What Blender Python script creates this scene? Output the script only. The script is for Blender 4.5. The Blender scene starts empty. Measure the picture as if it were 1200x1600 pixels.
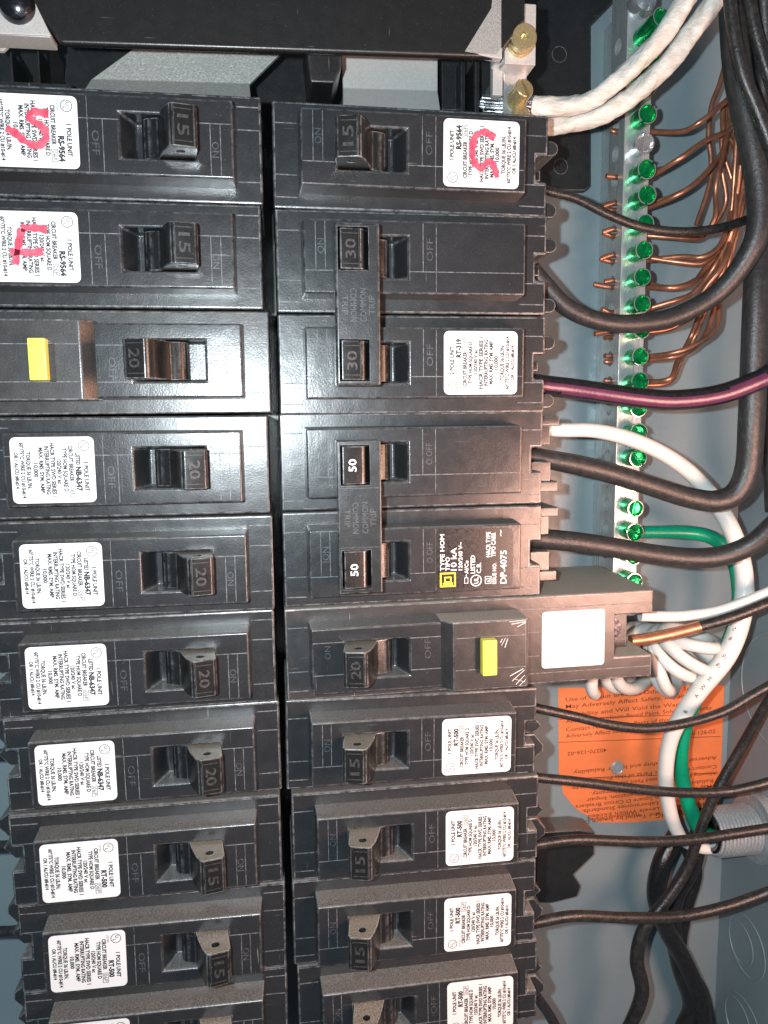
import bpy, bmesh, math, random
from mathutils import Vector, Matrix
random.seed(7)
SC = bpy.context.scene
COL = SC.collection
S = 0.001                                   # one millimetre in metres

# ------------------------------------------------------------------ camera
# millimetre frame: x right, y up, z out of the panel towards the viewer; world = (x, -z, y)
def W(x, y, z): return Vector((x * S, -z * S, y * S))
CP = Vector((-13.832, -63.875, 191.561))    # lens position (mm)
RV = Vector((0.1241, 0.1393, 0.0197))
RM = Matrix.Rotation(RV.length, 3, RV.normalized())        # mm frame -> camera frame
FOC = 1200.0
def at(px, py, z):
    """point of the plane at depth z (mm) seen at a photo pixel"""
    d = RM.transposed() @ Vector(((px - 600) / FOC, -(py - 800) / FOC, -1))
    return CP + d * ((z - CP.z) / d.z)
def depth(p): return -(RM @ (p - CP)).z
cam = bpy.data.objects.new('camera', bpy.data.cameras.new('camera'))
COL.objects.link(cam); SC.camera = cam
cam.data.sensor_fit = 'VERTICAL'; cam.data.sensor_height = 24.0; cam.data.sensor_width = 18.0
cam.data.lens = 24.0 * FOC / 1600.0
cam.data.clip_start = 0.005; cam.data.clip_end = 10
AX = Matrix(((1, 0, 0), (0, 0, -1), (0, 1, 0)))
mw = (AX @ RM.transposed()).to_4x4(); mw.translation = W(*CP); cam.matrix_world = mw

# ------------------------------------------------------------------ light
world = bpy.data.worlds.new('World'); SC.world = world; world.use_nodes = True
bg = world.node_tree.nodes['Background']
bg.inputs[0].default_value = (0.62, 0.82, 1.0, 1); bg.inputs[1].default_value = 0.13
def lamp(name, kind, pos, power, color, size, aim=None):
    l = bpy.data.lights.new(name, kind); l.energy = power; l.color = color
    if kind == 'AREA': l.shape = 'DISK'; l.size = size * S
    else: l.shadow_soft_size = size * S
    o = bpy.data.objects.new(name, l); COL.objects.link(o); o.location = W(*pos)
    if aim: o.rotation_euler = (W(*aim) - W(*pos)).to_track_quat('-Z', 'Y').to_euler()
    return o
lamp('phone_flash', 'POINT', (CP.x - 17, CP.y + 5, CP.z), 2.8, (0.84, 0.95, 1.0), 2.2)
lamp('work_light', 'AREA', (142, -128, 150), 0.62, (1.0, 0.56, 0.42), 90, (70, -115, -10))
lamp('room_lamp', 'AREA', (330, -70, 125), 0.85, (1.0, 0.50, 0.28), 150, (0, -70, 0))
SC.view_settings.view_transform = 'Standard'; SC.view_settings.look = 'None'
SC.view_settings.exposure = 0.12; SC.view_settings.gamma = 1.0

# ------------------------------------------------------------------ materials
class NT:
    def __init__(s, name):
        s.m = bpy.data.materials.new(name); s.m.use_nodes = True
        s.n = s.m.node_tree.nodes; s.l = s.m.node_tree.links
        s.b = s.n['Principled BSDF']
    def node(s, t, **kw):
        n = s.n.new(t)
        for k, v in kw.items(): setattr(n, k, v)
        return n
    def put(s, sock, v):
        if isinstance(v, bpy.types.NodeSocket): s.l.new(v, sock)
        else: sock.default_value = v
    def coord(s, scale=(1, 1, 1)):
        tc = s.node('ShaderNodeTexCoord'); oi = s.node('ShaderNodeObjectInfo')
        mp = s.node('ShaderNodeMapping'); s.l.new(tc.outputs['Object'], mp.inputs['Vector'])
        mp.inputs['Scale'].default_value = [1000 * c for c in scale]      # mm
        a = s.node('ShaderNodeVectorMath', operation='ADD'); s.l.new(mp.outputs[0], a.inputs[0])
        sc = s.node('ShaderNodeMath', operation='MULTIPLY'); s.l.new(oi.outputs['Random'], sc.inputs[0]); sc.inputs[1].default_value = 371.0
        s.l.new(sc.outputs[0], a.inputs[1]); return a.outputs[0]
    def noise(s, vec, scale, detail=3, rough=.55):
        n = s.node('ShaderNodeTexNoise'); s.l.new(vec, n.inputs['Vector'])
        n.inputs['Scale'].default_value = scale; n.inputs['Detail'].default_value = detail; n.inputs['Roughness'].default_value = rough
        return n.outputs[0]
    def ramp(s, v, lo, hi, a=0., b=1.):
        r = s.node('ShaderNodeMapRange'); s.put(r.inputs[0], v); r.inputs[1].default_value = lo; r.inputs[2].default_value = hi
        r.inputs[3].default_value = a; r.inputs[4].default_value = b; r.clamp = True
        return r.outputs[0]
    def math(s, op, a, b=0.):
        n = s.node('ShaderNodeMath', operation=op); s.put(n.inputs[0], a); s.put(n.inputs[1], b); return n.outputs[0]
    def mix(s, f, a, b):
        n = s.node('ShaderNodeMix', data_type='RGBA'); s.put(n.inputs[0], f)
        for i, c in ((6, a), (7, b)):
            s.put(n.inputs[i], c if isinstance(c, bpy.types.NodeSocket) else (*c, 1))
        return n.outputs[2]
    def bump(s, h, dist, strength=1., normal=None):
        n = s.node('ShaderNodeBump'); s.put(n.inputs['Height'], h); n.inputs['Distance'].default_value = dist * S
        n.inputs['Strength'].default_value = strength
        if normal: s.l.new(normal, n.inputs['Normal'])
        return n.outputs[0]
    def up(s):
        g = s.node('ShaderNodeNewGeometry'); x = s.node('ShaderNodeSeparateXYZ'); s.l.new(g.outputs['Normal'], x.inputs[0])
        return x.outputs[2]
    def set(s, **kw):
        for k, v in kw.items(): s.put(s.b.inputs[k.replace('_', ' ')], v if not isinstance(v, tuple) else (*v, 1))

def plastic(name, base=(.012, .013, .0145), dustc=(.165, .168, .17), rough=(.16, .30), wear=.46, dust=.5, edge=True, coat=.6, broad=.22, film=1., updust=(.27, .258, .24), upk=.17):
    t = NT(name); c = t.coord(); cs = t.coord((.05, 1, 1)); cz = t.coord((1, 1, .05))
    spots = t.ramp(t.noise(c, 4.2, 3, .7), .56, .72)
    patch = t.ramp(t.noise(c, .10, 2), .38, .72)
    film = t.math('MULTIPLY', t.ramp(t.noise(c, 5.5, 3, .75), .36, .68), t.ramp(t.noise(c, .22, 4, .55), .3, .75, .06 * film, .24 * film))
    d = t.math('MULTIPLY', t.math('MAXIMUM', t.math('MULTIPLY', spots, t.math('ADD', t.math('MULTIPLY', patch, .55), .12)), film), dust)
    up = t.ramp(t.up(), .45, .9)
    fine = t.ramp(t.noise(c, 3.2, 5, .75), .40, .62)
    d = t.math('MAXIMUM', d, t.math('MULTIPLY', up, t.math('ADD', t.math('MULTIPLY', fine, .55), upk)))
    flecks = t.ramp(t.noise(c, 3.6, 2, .5), .735, .76)
    d2 = t.math('MULTIPLY', flecks, t.math('ADD', t.math('MULTIPLY', up, .5), .28))
    col = t.mix(d, base, t.mix(up, dustc, updust))
    col = t.mix(d2, col, (.50, .46, .38))
    scr = t.math('MULTIPLY', t.ramp(t.noise(cs, 1.3, 2), .72, .76), t.ramp(t.noise(c, .12, 2), .5, .62))
    scr2 = t.math('MULTIPLY', t.ramp(t.noise(cz, 1.3, 2), .72, .76), t.ramp(t.noise(c, .13, 2), .52, .64))
    scr = t.math('MULTIPLY', t.math('MAXIMUM', scr, scr2), .35)
    col = t.mix(scr, col, (.35, .35, .35))
    if edge:
        bv = t.node('ShaderNodeBevel', samples=4); bv.inputs['Radius'].default_value = .28 * S
        g = t.node('ShaderNodeNewGeometry'); dt = t.node('ShaderNodeVectorMath', operation='DOT_PRODUCT')
        t.l.new(bv.outputs[0], dt.inputs[0]); t.l.new(g.outputs['True Normal'], dt.inputs[1])
        e = t.ramp(dt.outputs['Value'], .955, .9985, 1, 0)
        e = t.math('MULTIPLY', e, t.ramp(t.noise(c, .42, 5, .75), .40, .64, 0.03, 1))
        col = t.mix(t.math('MULTIPLY', e, wear), col, (.52, .54, .56))
    r = t.ramp(t.noise(c, .35, 5, .65), .3, .7, *rough)
    r = t.math('ADD', r, t.math('MULTIPLY', d, .55))
    r = t.math('MINIMUM', r, .9)
    b = t.bump(t.noise(c, 2.2, 4, .6), .035, .8)
    b = t.bump(t.noise(c, .10, 2), .35, .35, b)
    t.set(Base_Color=col, Roughness=t.math('ADD', t.math('MULTIPLY', r, .5), broad), Normal=b); t.b.inputs['IOR'].default_value = 1.52
    t.b.inputs['Specular IOR Level'].default_value = .36
    t.b.inputs['Coat Weight'].default_value = coat; t.put(t.b.inputs['Coat Roughness'], t.math('MULTIPLY', r, .8)); t.put(t.b.inputs['Coat Normal'], b)
    return t.m
def simple(name, col, rough, metal=0., var=.15, nscale=.8, bump=.03, bscale=2., spec=.5, aniso=None):
    t = NT(name); c = t.coord() if not aniso else t.coord(aniso)
    n = t.noise(c, nscale, 4, .65)
    dark = tuple(max(0, k * (1 - var)) for k in col); lite = tuple(min(1, k * (1 + var)) for k in col)
    t.set(Base_Color=t.mix(t.ramp(n, .3, .7), dark, lite), Roughness=t.ramp(t.noise(c, nscale * 1.7, 3), .3, .7, max(.02, rough - .08), rough + .08), Metallic=metal)
    t.b.inputs['Specular IOR Level'].default_value = spec
    if bump: t.set(Normal=t.bump(t.noise(c, bscale, 3), bump))
    return t.m
M = {}
M['case'] = plastic('black_moulded_plastic')
M['dusty'] = plastic('dusty_warm_lit_plastic', dustc=(.22, .18, .16), film=2.2, broad=.30, updust=(.56, .49, .41), upk=.42)  # real dust on top; brown film and paler tops paint in warm lamplight
M['panel'] = plastic('black_panel_plastic', base=(.013, .014, .016), rough=(.12, .23), dust=.42)
M['handle'] = plastic('black_handle_plastic', base=(.006, .006, .006), rough=(.2, .32), dust=.4, wear=.45, broad=.16, film=.45, updust=(.42, .37, .30))
M['tie'] = plastic('black_tie_plastic', base=(.008, .009, .010), rough=(.2, .32), dust=.4, film=.45)
M['cover'] = plastic('black_cover_plastic', base=(.007, .007, .007), rough=(.30, .42), dust=.15, wear=.05, film=.4)
M['base'] = plastic('black_base_plastic', base=(.008, .009, .010), rough=(.3, .45), dust=.2, wear=.08)
M['seam'] = simple('worn_seam_plastic', (.115, .12, .125), .5, var=.8, nscale=.9, bump=0)
M['letter'] = simple('raised_letter_plastic', (.052, .055, .060), .4, var=.7, nscale=1.4, bump=0)
M['numeral'] = simple('raised_numeral_plastic', (.034, .033, .032), .42, var=.8, nscale=1.4, bump=0)
M['paper'] = simple('white_label_paper', (.66, .67, .67), .5, var=.03, bump=0)
M['ink'] = simple('black_label_ink', (.012, .012, .016), .7, var=.3, bump=0)
M['faint'] = simple('faded_label_ink', (.30, .29, .29), .6, var=.2, bump=0)
M['blacklabel'] = simple('black_label_film', (.012, .012, .013), .3, var=.3, bump=0)
M['white'] = simple('white_print', (.82, .82, .82), .5, var=.03, bump=0)
M['yellow'] = simple('yellow_button_plastic', (.82, .70, .09), .35, var=.06, bump=.02)
M['yprint'] = simple('yellow_print', (.78, .62, .04), .5, var=.05, bump=0)
M['wallpaint'] = None
M['copper'] = simple('bare_copper', (.46, .205, .125), .38, metal=.75, var=.28, nscale=.25, bump=.02)
M['green'] = None
M['zinc'] = simple('zinc_plated_steel', (.62, .64, .65), .20, metal=.8, var=.1, nscale=.5, bump=.03, bscale=1.2)
M['tin'] = simple('tin_plated_bar', (.46, .50, .50), .30, metal=.55, var=.12, nscale=.6, bump=.05, bscale=.9, aniso=(1, 1, .12))
M['alu'] = simple('dull_aluminium', (.47, .47, .455), .42, metal=.3, var=.12, nscale=2.5, bump=.04, bscale=3)
M['strand'] = simple('bright_aluminium_strand', (.78, .80, .82), .22, metal=1., var=.1, bump=.03)
M['brass'] = simple('yellow_zinc_screw', (.52, .42, .22), .30, metal=.7, var=.2, nscale=2., bump=.03)
M['bsteel'] = simple('black_oxide_screw', (.05, .05, .06), .22, metal=.9, var=.2, bump=.08, bscale=.8)
M['white_ins'] = simple('white_wire_insulation', (.60, .615, .59), .28, var=.05, nscale=.12, bump=.02)
M['green_ins'] = simple('green_wire_insulation', (.0, .235, .125), .3, var=.12, nscale=.12, bump=.02)
M['orange'] = simple('orange_sticker_paper', (.70, .19, .062), .5, var=.04, nscale=.3, bump=.02)
M['bink'] = simple('brown_sticker_ink', (.13, .032, .012), .6, var=.3, nscale=2, bump=0)
M['conduit'] = simple('galvanised_fitting', (.46, .50, .52), .32, metal=.5, var=.2, nscale=1.2, bump=.05)
M['dark'] = simple('dark_recess', (.006, .006, .006), .6, var=.2, bump=0)
def cable_mat(name, base, dust=.22, rough=(.2, .42), tint=(.12, .115, .11)):
    t = NT(name); c = t.coord()
    d = t.math('MULTIPLY', t.ramp(t.noise(c, .5, 5, .75), .45, .75), dust)
    col = t.mix(d, base, tint)
    col = t.mix(t.ramp(t.noise(c, 3.0, 2), .74, .77, 0, .5), col, (.4, .38, .34))
    t.set(Base_Color=col, Roughness=t.ramp(t.noise(c, 1.2, 4), .3, .7, *rough), Normal=t.bump(t.noise(c, 1.1, 4, .7), .16, .9))
    return t.m
M['black_ins'] = cable_mat('black_wire_insulation', (.014, .014, .014))
M['black_gloss'] = cable_mat('black_glossy_insulation', (.010, .010, .011), .10, (.12, .2))
M['black_matte'] = cable_mat('black_matte_cable', (.018, .019, .020), .2, (.32, .46))
def wall_paint():
    t = NT('grey_blue_enamel'); c = t.coord()
    big = t.noise(c, .03, 3)
    col = t.mix(t.ramp(big, .3, .7), (.176, .230, .250), (.200, .254, .274))
    col = t.mix(t.ramp(t.noise(c, 2.4, 3), .66, .8, 0, .25), col, (.10, .12, .13))
    t.set(Base_Color=col, Roughness=t.ramp(t.noise(c, .3, 3), .3, .7, .3, .42))
    b = t.bump(t.noise(c, .75, 3, .5), .10, .6); t.set(Normal=b)
    return t.m
M['wallpaint'] = wall_paint()
def galv():
    t = NT('galvanised_sheet'); c = t.coord()
    v = t.node('ShaderNodeTexVoronoi'); t.l.new(c, v.inputs['Vector']); v.inputs['Scale'].default_value = 1.9
    n = t.ramp(v.outputs['Color'], 0, 1)
    col = t.mix(t.math('MULTIPLY', n, t.ramp(t.noise(c, 2.6, 4, .7), .35, .7)), (.32, .32, .30), (.56, .57, .54))
    t.set(Base_Color=col, Metallic=.35, Roughness=t.ramp(t.noise(c, 3, 3), .3, .7, .35, .6), Normal=t.bump(v.outputs['Distance'], .05))
    return t.m
M['galv'] = galv()
def green_metal():
    t = NT('green_anodised_screw'); c = t.coord()
    t.set(Base_Color=t.mix(t.ramp(t.noise(c, .6, 3), .3, .7), (.0, .24, .065), (.015, .44, .13)), Metallic=.75, Roughness=.14, Normal=t.bump(t.noise(c, 1.4, 3), .05))
    return t.m
M['green'] = green_metal()
def tape():
    t = NT('white_tape_wrap'); c = t.coord(); cs = t.coord((.25, 1, .6))
    col = t.mix(t.ramp(t.noise(cs, .6, 4), .35, .7), (.46, .46, .41), (.62, .62, .59))
    t.set(Base_Color=col, Roughness=.42, Normal=t.bump(t.noise(cs, .7, 4, .6), .7, .9))
    return t.m
M['tape'] = tape()
def marker():
    t = NT('pink_marker_ink'); c = t.coord()
    t.set(Base_Color=t.mix(t.ramp(t.noise(c, .5, 4, .6), .35, .65), (.54, .035, .085), (.64, .11, .17)), Roughness=.5)
    t.set(Alpha=.86); return t.m
M['marker'] = marker()
def purple():
    t = NT('purple_wire_insulation'); c = t.coord()
    t.set(Base_Color=t.mix(t.ramp(t.noise(c, .3, 4), .3, .7), (.07, .017, .045), (.11, .026, .066)), Roughness=.3, Normal=t.bump(t.noise(c, 1, 3), .05))
    return t.m
M['purple'] = purple()

# ------------------------------------------------------------------ geometry helpers
class G:
    """collects millimetre geometry; build() links it as ONE mesh object"""
    def __init__(s): s.v = []; s.f = []; s.mi = []; s.cur = 0
    def add(s, vs, fs):
        o = len(s.v); s.v += [tuple(p) for p in vs]
        for f in fs: s.f.append(tuple(i + o for i in f)); s.mi.append(s.cur)
        return s
    def box(s, x0, x1, y0, y1, z0, z1):
        vs = [(x, y, z) for z in (z0, z1) for y in (y0, y1) for x in (x0, x1)]
        return s.add(vs, [(0, 2, 3, 1), (4, 5, 7, 6), (0, 1, 5, 4), (2, 6, 7, 3), (0, 4, 6, 2), (1, 3, 7, 5)])
    def prism(s, poly, axis, a, b):
        """extrude a 2-D polygon; axis z: (x,y); axis y: (x,z)"""
        n = len(poly)
        P = (lambda p, t: (p[0], p[1], t)) if axis == 'z' else ((lambda p, t: (p[0], t, p[1])) if axis == 'y' else (lambda p, t: (t, p[0], p[1])))
        vs = [P(p, a) for p in poly] + [P(p, b) for p in poly]
        fs = [tuple(range(n - 1, -1, -1)), tuple(range(n, 2 * n))] + [(i, (i + 1) % n, n + (i + 1) % n, n + i) for i in range(n)]
        return s.add(vs, fs)
    def lathe(s, org, ax, prof, n=24, caps=True):
        """prof: (distance along ax, radius)"""
        ax = Vector(ax).normalized(); u = ax.orthogonal().normalized(); w = ax.cross(u); org = Vector(org)
        vs = []; fs = []
        for h, r in prof:
            for k in range(n):
                a = 2 * math.pi * k / n; vs.append(org + ax * h + (u * math.cos(a) + w * math.sin(a)) * r)
        for i in range(len(prof) - 1):
            for k in range(n):
                fs.append((i * n + k, i * n + (k + 1) % n, (i + 1) * n + (k + 1) % n, (i + 1) * n + k))
        if caps:
            fs.append(tuple(range(n - 1, -1, -1))); o = (len(prof) - 1) * n; fs.append(tuple(range(o, o + n)))
        return s.add(vs, fs)
    def tube(s, pts, r, n=12, step=1.2, mod=None, caps=True):
        """smooth tube through points; r radius or list of radii; mod(angle, t) scales it"""
        P = [Vector(p) for p in pts]; R = r if isinstance(r, (list, tuple)) else [r] * len(P)
        Q = [P[0] * 2 - P[1]] + P + [P[-1] * 2 - P[-2]]; RR = [R[0]] + list(R) + [R[-1]]
        out = []; rad = []
        for i in range(1, len(Q) - 2):
            a, b, c, d = Q[i - 1:i + 3]; m = max(2, int((c - b).length / step))
            for k in range(m + (i == len(Q) - 3)):
                t = k / m
                out.append(0.5 * (2 * b + (c - a) * t + (2 * a - 5 * b + 4 * c - d) * t * t + (3 * b - a - 3 * c + d) * t ** 3)); rad.append(RR[i] * (1 - t) + RR[i + 1] * t)
        T = [(out[min(i + 1, len(out) - 1)] - out[max(i - 1, 0)]).normalized() for i in range(len(out))]
        u = T[0].orthogonal().normalized(); vs = []; fs = []; L = 0
        for i, p in enumerate(out):
            if i: L += (p - out[i - 1]).length
            u = (u - T[i] * u.dot(T[i])).normalized(); w = T[i].cross(u)
            for k in range(n):
                a = 2 * math.pi * k / n; q = rad[i] * (mod(a, L) if mod else 1)
                vs.append(p + (u * math.cos(a) + w * math.sin(a)) * q)
        for i in range(len(out) - 1):
            for k in range(n): fs.append((i * n + k, i * n + (k + 1) % n, (i + 1) * n + (k + 1) % n, (i + 1) * n + k))
        if caps: fs.append(tuple(range(n - 1, -1, -1))); o = (len(out) - 1) * n; fs.append(tuple(range(o, o + n)))
        return s.add(vs, fs)
    def strip(s, x0, y0, x1, y1, z, w=.22, h=.07):
        """a thin raised ridge lying on the plane z"""
        d = Vector((x1 - x0, y1 - y0)); d.normalize(); nx, ny = -d.y * w / 2, d.x * w / 2
        base = [(x0 + nx, y0 + ny), (x0 - nx, y0 - ny), (x1 - nx, y1 - ny), (x1 + nx, y1 + ny)]
        return s.prism(base, 'z', z - .05, z + h)
    def text(s, txt, x, y, h, z, width=None, rot=0, ext=0., bold=0., align='C', z1=None):
        """flat (or raised) lettering; h is the capital height; rot in degrees counter-clockwise"""
        vs, fs, w = glyphs(txt, ext > 0, bold)
        sx = (width / (w * h)) if width else 1
        wid = w * h * sx
        x0 = {'C': -wid / 2, 'L': 0, 'R': -wid}[align]
        c, q = math.cos(math.radians(rot)), math.sin(math.radians(rot)); out = []
        for a, b, t in vs:
            u = a * h * sx + x0; v = (b - .5) * h
            out.append((x + u * c - v * q, y + u * q + v * c, z + (t * ext)))
        return s.add(out, fs)
    def build(s, name, mat, parent=None, bevel=0., seg=2, smooth=30, off=(0, 0, 0)):
        me = bpy.data.meshes.new(name)
        me.from_pydata([tuple(W(p[0] + off[0], p[1] + off[1], p[2] + off[2])) for p in s.v], [], s.f)
        mats = mat if isinstance(mat, (list, tuple)) else [mat]
        for m_ in mats: me.materials.append(m_)
        me.polygons.foreach_set('material_index', s.mi)
        if bevel or smooth:
            bm = bmesh.new(); bm.from_mesh(me)
            if bevel:
                bmesh.ops.remove_doubles(bm, verts=bm.verts, dist=1e-6)
                bm.normal_update()
                bmesh.ops.recalc_face_normals(bm, faces=bm.faces)
                ed = [e for e in bm.edges if len(e.link_faces) == 2 and e.calc_face_angle(0) > math.radians(28)]
                bmesh.ops.bevel(bm, geom=ed, offset=bevel * S, segments=seg, affect='EDGES', clamp_overlap=True, profile=.5)
            bm.to_mesh(me); bm.free()
        me.update()
        if smooth:
            me.polygons.foreach_set('use_smooth', [True] * len(me.polygons)); me.set_sharp_from_angle(angle=math.radians(smooth))
        o = bpy.data.objects.new(name, me); COL.objects.link(o)
        if parent: o.parent = parent
        if bevel: flatten(o)
        return o
def flatten(o):
    """large faces keep their own normal, only the rounded edges are shaded round"""
    w = o.modifiers.new('weighted', 'WEIGHTED_NORMAL'); w.keep_sharp = True; w.weight = 100
_gl = {}
_cap = None
def glyphs(txt, solid, bold):
    """lettering as a mesh, capital height 1, from the built-in font"""
    global _cap
    key = (txt, solid, bold)
    if key in _gl: return _gl[key]
    cu = bpy.data.curves.new('type', 'FONT'); cu.body = txt; cu.resolution_u = 2; cu.offset = bold
    cu.extrude = .5 if solid else 0
    o = bpy.data.objects.new('type', cu); COL.objects.link(o)
    dg = bpy.context.evaluated_depsgraph_get(); ev = o.evaluated_get(dg); me = ev.to_mesh()
    vs = [tuple(v.co) for v in me.vertices]; fs = [tuple(p.vertices) for p in me.polygons]; ev.to_mesh_clear()
    bpy.data.objects.remove(o); bpy.data.curves.remove(cu)
    k = 1 / .729
    if _cap is None: _cap = k
    if vs:
        mn = min(v[0] for v in vs); mx = max(v[0] for v in vs)
    else: mn = mx = 0
    vs = [((a - mn) * k, b * k, c) for a, b, c in vs]
    _gl[key] = (vs, fs, (mx - mn) * k); return _gl[key]
def rrect(x0, x1, y0, y1, r, n=4):
    out = []
    for cx, cy, a0 in ((x1 - r, y1 - r, 0), (x0 + r, y1 - r, 90), (x0 + r, y0 + r, 180), (x1 - r, y0 + r, 270)):
        for k in range(n + 1):
            a = math.radians(a0 + 90 * k / n); out.append((cx + r * math.cos(a), cy + r * math.sin(a)))
    return out
def thing(name, label, cat, loc=(0, 0, 0), rot=0., group=None):
    o = bpy.data.objects.new(name, None); COL.objects.link(o); o.empty_display_size = .01
    o.location = W(*loc); o.rotation_euler = (0, -rot, 0)
    return tag(o, label, cat, group)
def tag(o, label=None, cat=None, group=None, kind=None):
    if label: o['label'] = label
    if cat: o['category'] = cat
    if group: o['group'] = group
    if kind: o['kind'] = kind
    return o
def cut(obj, cutter):
    """boolean difference, evaluated once"""
    cutter.parent = obj.parent; bpy.context.view_layer.update()
    obj.modifiers.clear(); md = obj.modifiers.new('cut', 'BOOLEAN'); md.operation = 'DIFFERENCE'; md.object = cutter; md.solver = 'EXACT'
    dg = bpy.context.evaluated_depsgraph_get(); me = bpy.data.meshes.new_from_object(obj.evaluated_get(dg))
    obj.modifiers.clear(); obj.data = me; c = cutter.data
    bpy.data.objects.remove(cutter); bpy.data.meshes.remove(c)
    me.polygons.foreach_set('use_smooth', [True] * len(me.polygons)); me.set_sharp_from_angle(angle=math.radians(30)); flatten(obj)

# ------------------------------------------------------------------ the enclosure
ZB = -68.0                                   # back sheet
g = G(); g.box(-260, 156, -420, 150, ZB - 1.5, ZB)
tag(g.build('enclosure_back', M['wallpaint'], smooth=0), kind='structure')
g = G(); g.box(154, 155.5, -420, 150, ZB - .5, 22)
wall = tag(g.build('enclosure_side_wall', M['wallpaint'], smooth=0), kind='structure')
# ------------------------------------------------------------------ breakers
BASE = 45.0                                  # breaker foot lies 45 mm behind its raised panel
OFF = (0, 0, BASE)
PX0, PX1, PY = -27.65, 27.65, 8.73
WX0, WX1, WY = -19.0, -2.1, 4.95             # handle window
_cache = {}
def shared(key, make, parent):
    """first call builds the piece, later ones copy the object and share its mesh"""
    if key not in _cache:
        _cache[key] = make(parent); return _cache[key]
    o = _cache[key].copy(); COL.objects.link(o); o.parent = parent
    return o
def mk_case(x1=35.6, notch=True, dy=0.):
    def f(parent):
        n = 12.55
        if notch: poly = [(-34.2, -n), (x1, -n), (x1, -3.7), (x1 - 2.9, -3.7), (x1 - 2.9, 2.7), (x1 + .1, 2.7), (x1 + .1, n), (-34.2, n)]
        else: poly = [(-34.2, -n), (x1, -n), (x1, n), (-34.2, n)]
        g = G(); g.prism([(a, b + dy) for a, b in poly], 'z', -BASE + 1, -7)
        return g.build('case', M['case'], parent, bevel=.62, off=OFF)
    return f
def panel_geo(x0, x1, ztop=0., hole=True, dy=0., zb=-7.3):
    g = G(); e = .35
    xs = [x0, WX0, WX1, x1]; ys = [-PY, -WY, WY, PY]
    if not hole: xs = [x0, x1]; ys = [-PY, PY]
    nx, ny = len(xs), len(ys)
    V = [(x, y + dy, ztop) for y in ys for x in xs]; F = []
    for j in range(ny - 1):
        for i in range(nx - 1):
            if hole and i == 1 and j == 1: continue
            F.append((j * nx + i, j * nx + i + 1, (j + 1) * nx + i + 1, (j + 1) * nx + i))
    ring = [i for i in range(nx)] + [j * nx + nx - 1 for j in range(1, ny)] + [(ny - 1) * nx + i for i in range(nx - 2, -1, -1)] + [j * nx for j in range(ny - 2, 0, -1)]
    b0 = len(V)
    for i in ring:
        x, y, z = V[i]; y -= dy
        V.append((x + (e if x == x1 else -e if x == x0 else 0), y + (e if y == PY else -e if y == -PY else 0) + dy, zb))
    m = len(ring)
    for k in range(m): F.append((ring[k], b0 + k, b0 + (k + 1) % m, ring[(k + 1) % m]))
    if hole:
        w0 = len(V); zf = -6.4
        V += [(WX0 + .2, -WY + .3, zf + dy * 0), (WX1 - 2.7, -WY + .3, zf), (WX1 - 2.7, WY - .3, zf), (WX0 + .2, WY - .3, zf)]
        for i in range(4): V[w0 + i] = (V[w0 + i][0], V[w0 + i][1] + dy, zf)
        q = [nx + 1, nx + 2, 2 * nx + 2, 2 * nx + 1]
        for k in range(4): F.append((q[k], q[(k + 1) % 4], w0 + (k + 1) % 4, w0 + k))
        F.append((w0, w0 + 1, w0 + 2, w0 + 3))
    g.add(V, F); return g
def mk_panel(dy=0.):
    return lambda parent: panel_geo(PX0, PX1, dy=dy).build('raised_panel', M['panel'], parent, bevel=.5, seg=3, off=OFF)
def mk_seams(x1=35.6, dy=0., boxes=True):
    def f(parent):
        g = G()
        ys = -3.35 + dy
        for a, b in ((PX0 + .4, WX0 - .1), (WX1 + .2, PX1 - .4)): g.strip(a, ys, b, ys, 0, .2, .05)
        for a, b in ((-33.5, -28.3), (28.3, x1 - .6)):
            for y in (-9.9, -4.6, 7.4): g.strip(a, y + dy, b, y + dy + random.uniform(-.1, .1), -7, .26, .06)
        if boxes:
            for x in (-24.7, -22.4): g.strip(x, ys, x, PY - .6 + dy, 0, .17, .045)
            for x in (1.6, 4.9): g.strip(x, ys, x, PY - .6 + dy, 0, .17, .045)
            g.strip(4.9, ys, 4.9, -PY + .6 + dy, 0, .12, .03)
        return g.build('mould_seam', M['seam'], parent, smooth=0, off=OFF)
    return f
def mk_letters(dy=0., on='ON', off='OFF', xo=3.2):
    def f(parent):
        g = G(); g.text(off, xo, 1.9 + dy, 1.7, .02, width=5.4, rot=90, ext=.1); g.build('off_lettering', M['letter'], parent, smooth=0, off=OFF)
        g = G(); g.text(on, -23.55, 2.4 + dy, 1.7, .02, rot=90, ext=.1); return g.build('on_lettering', M['letter'], parent, smooth=0, off=OFF)
    return f
HP = [(-18.3, -5.6), (-19.2, .6), (-20.0, 6.3), (-19.6, 7.5), (-14.9, 8.6), (-14.1, 8.1), (-13.0, 6.4), (-11.7, 3.2), (-10.9, .6), (-10.5, -1.0),
      (-9.6, -1.25), (-8.3, -1.55), (-7.2, -2.3), (-6.55, -3.4), (-6.35, -5.6)]
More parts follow.
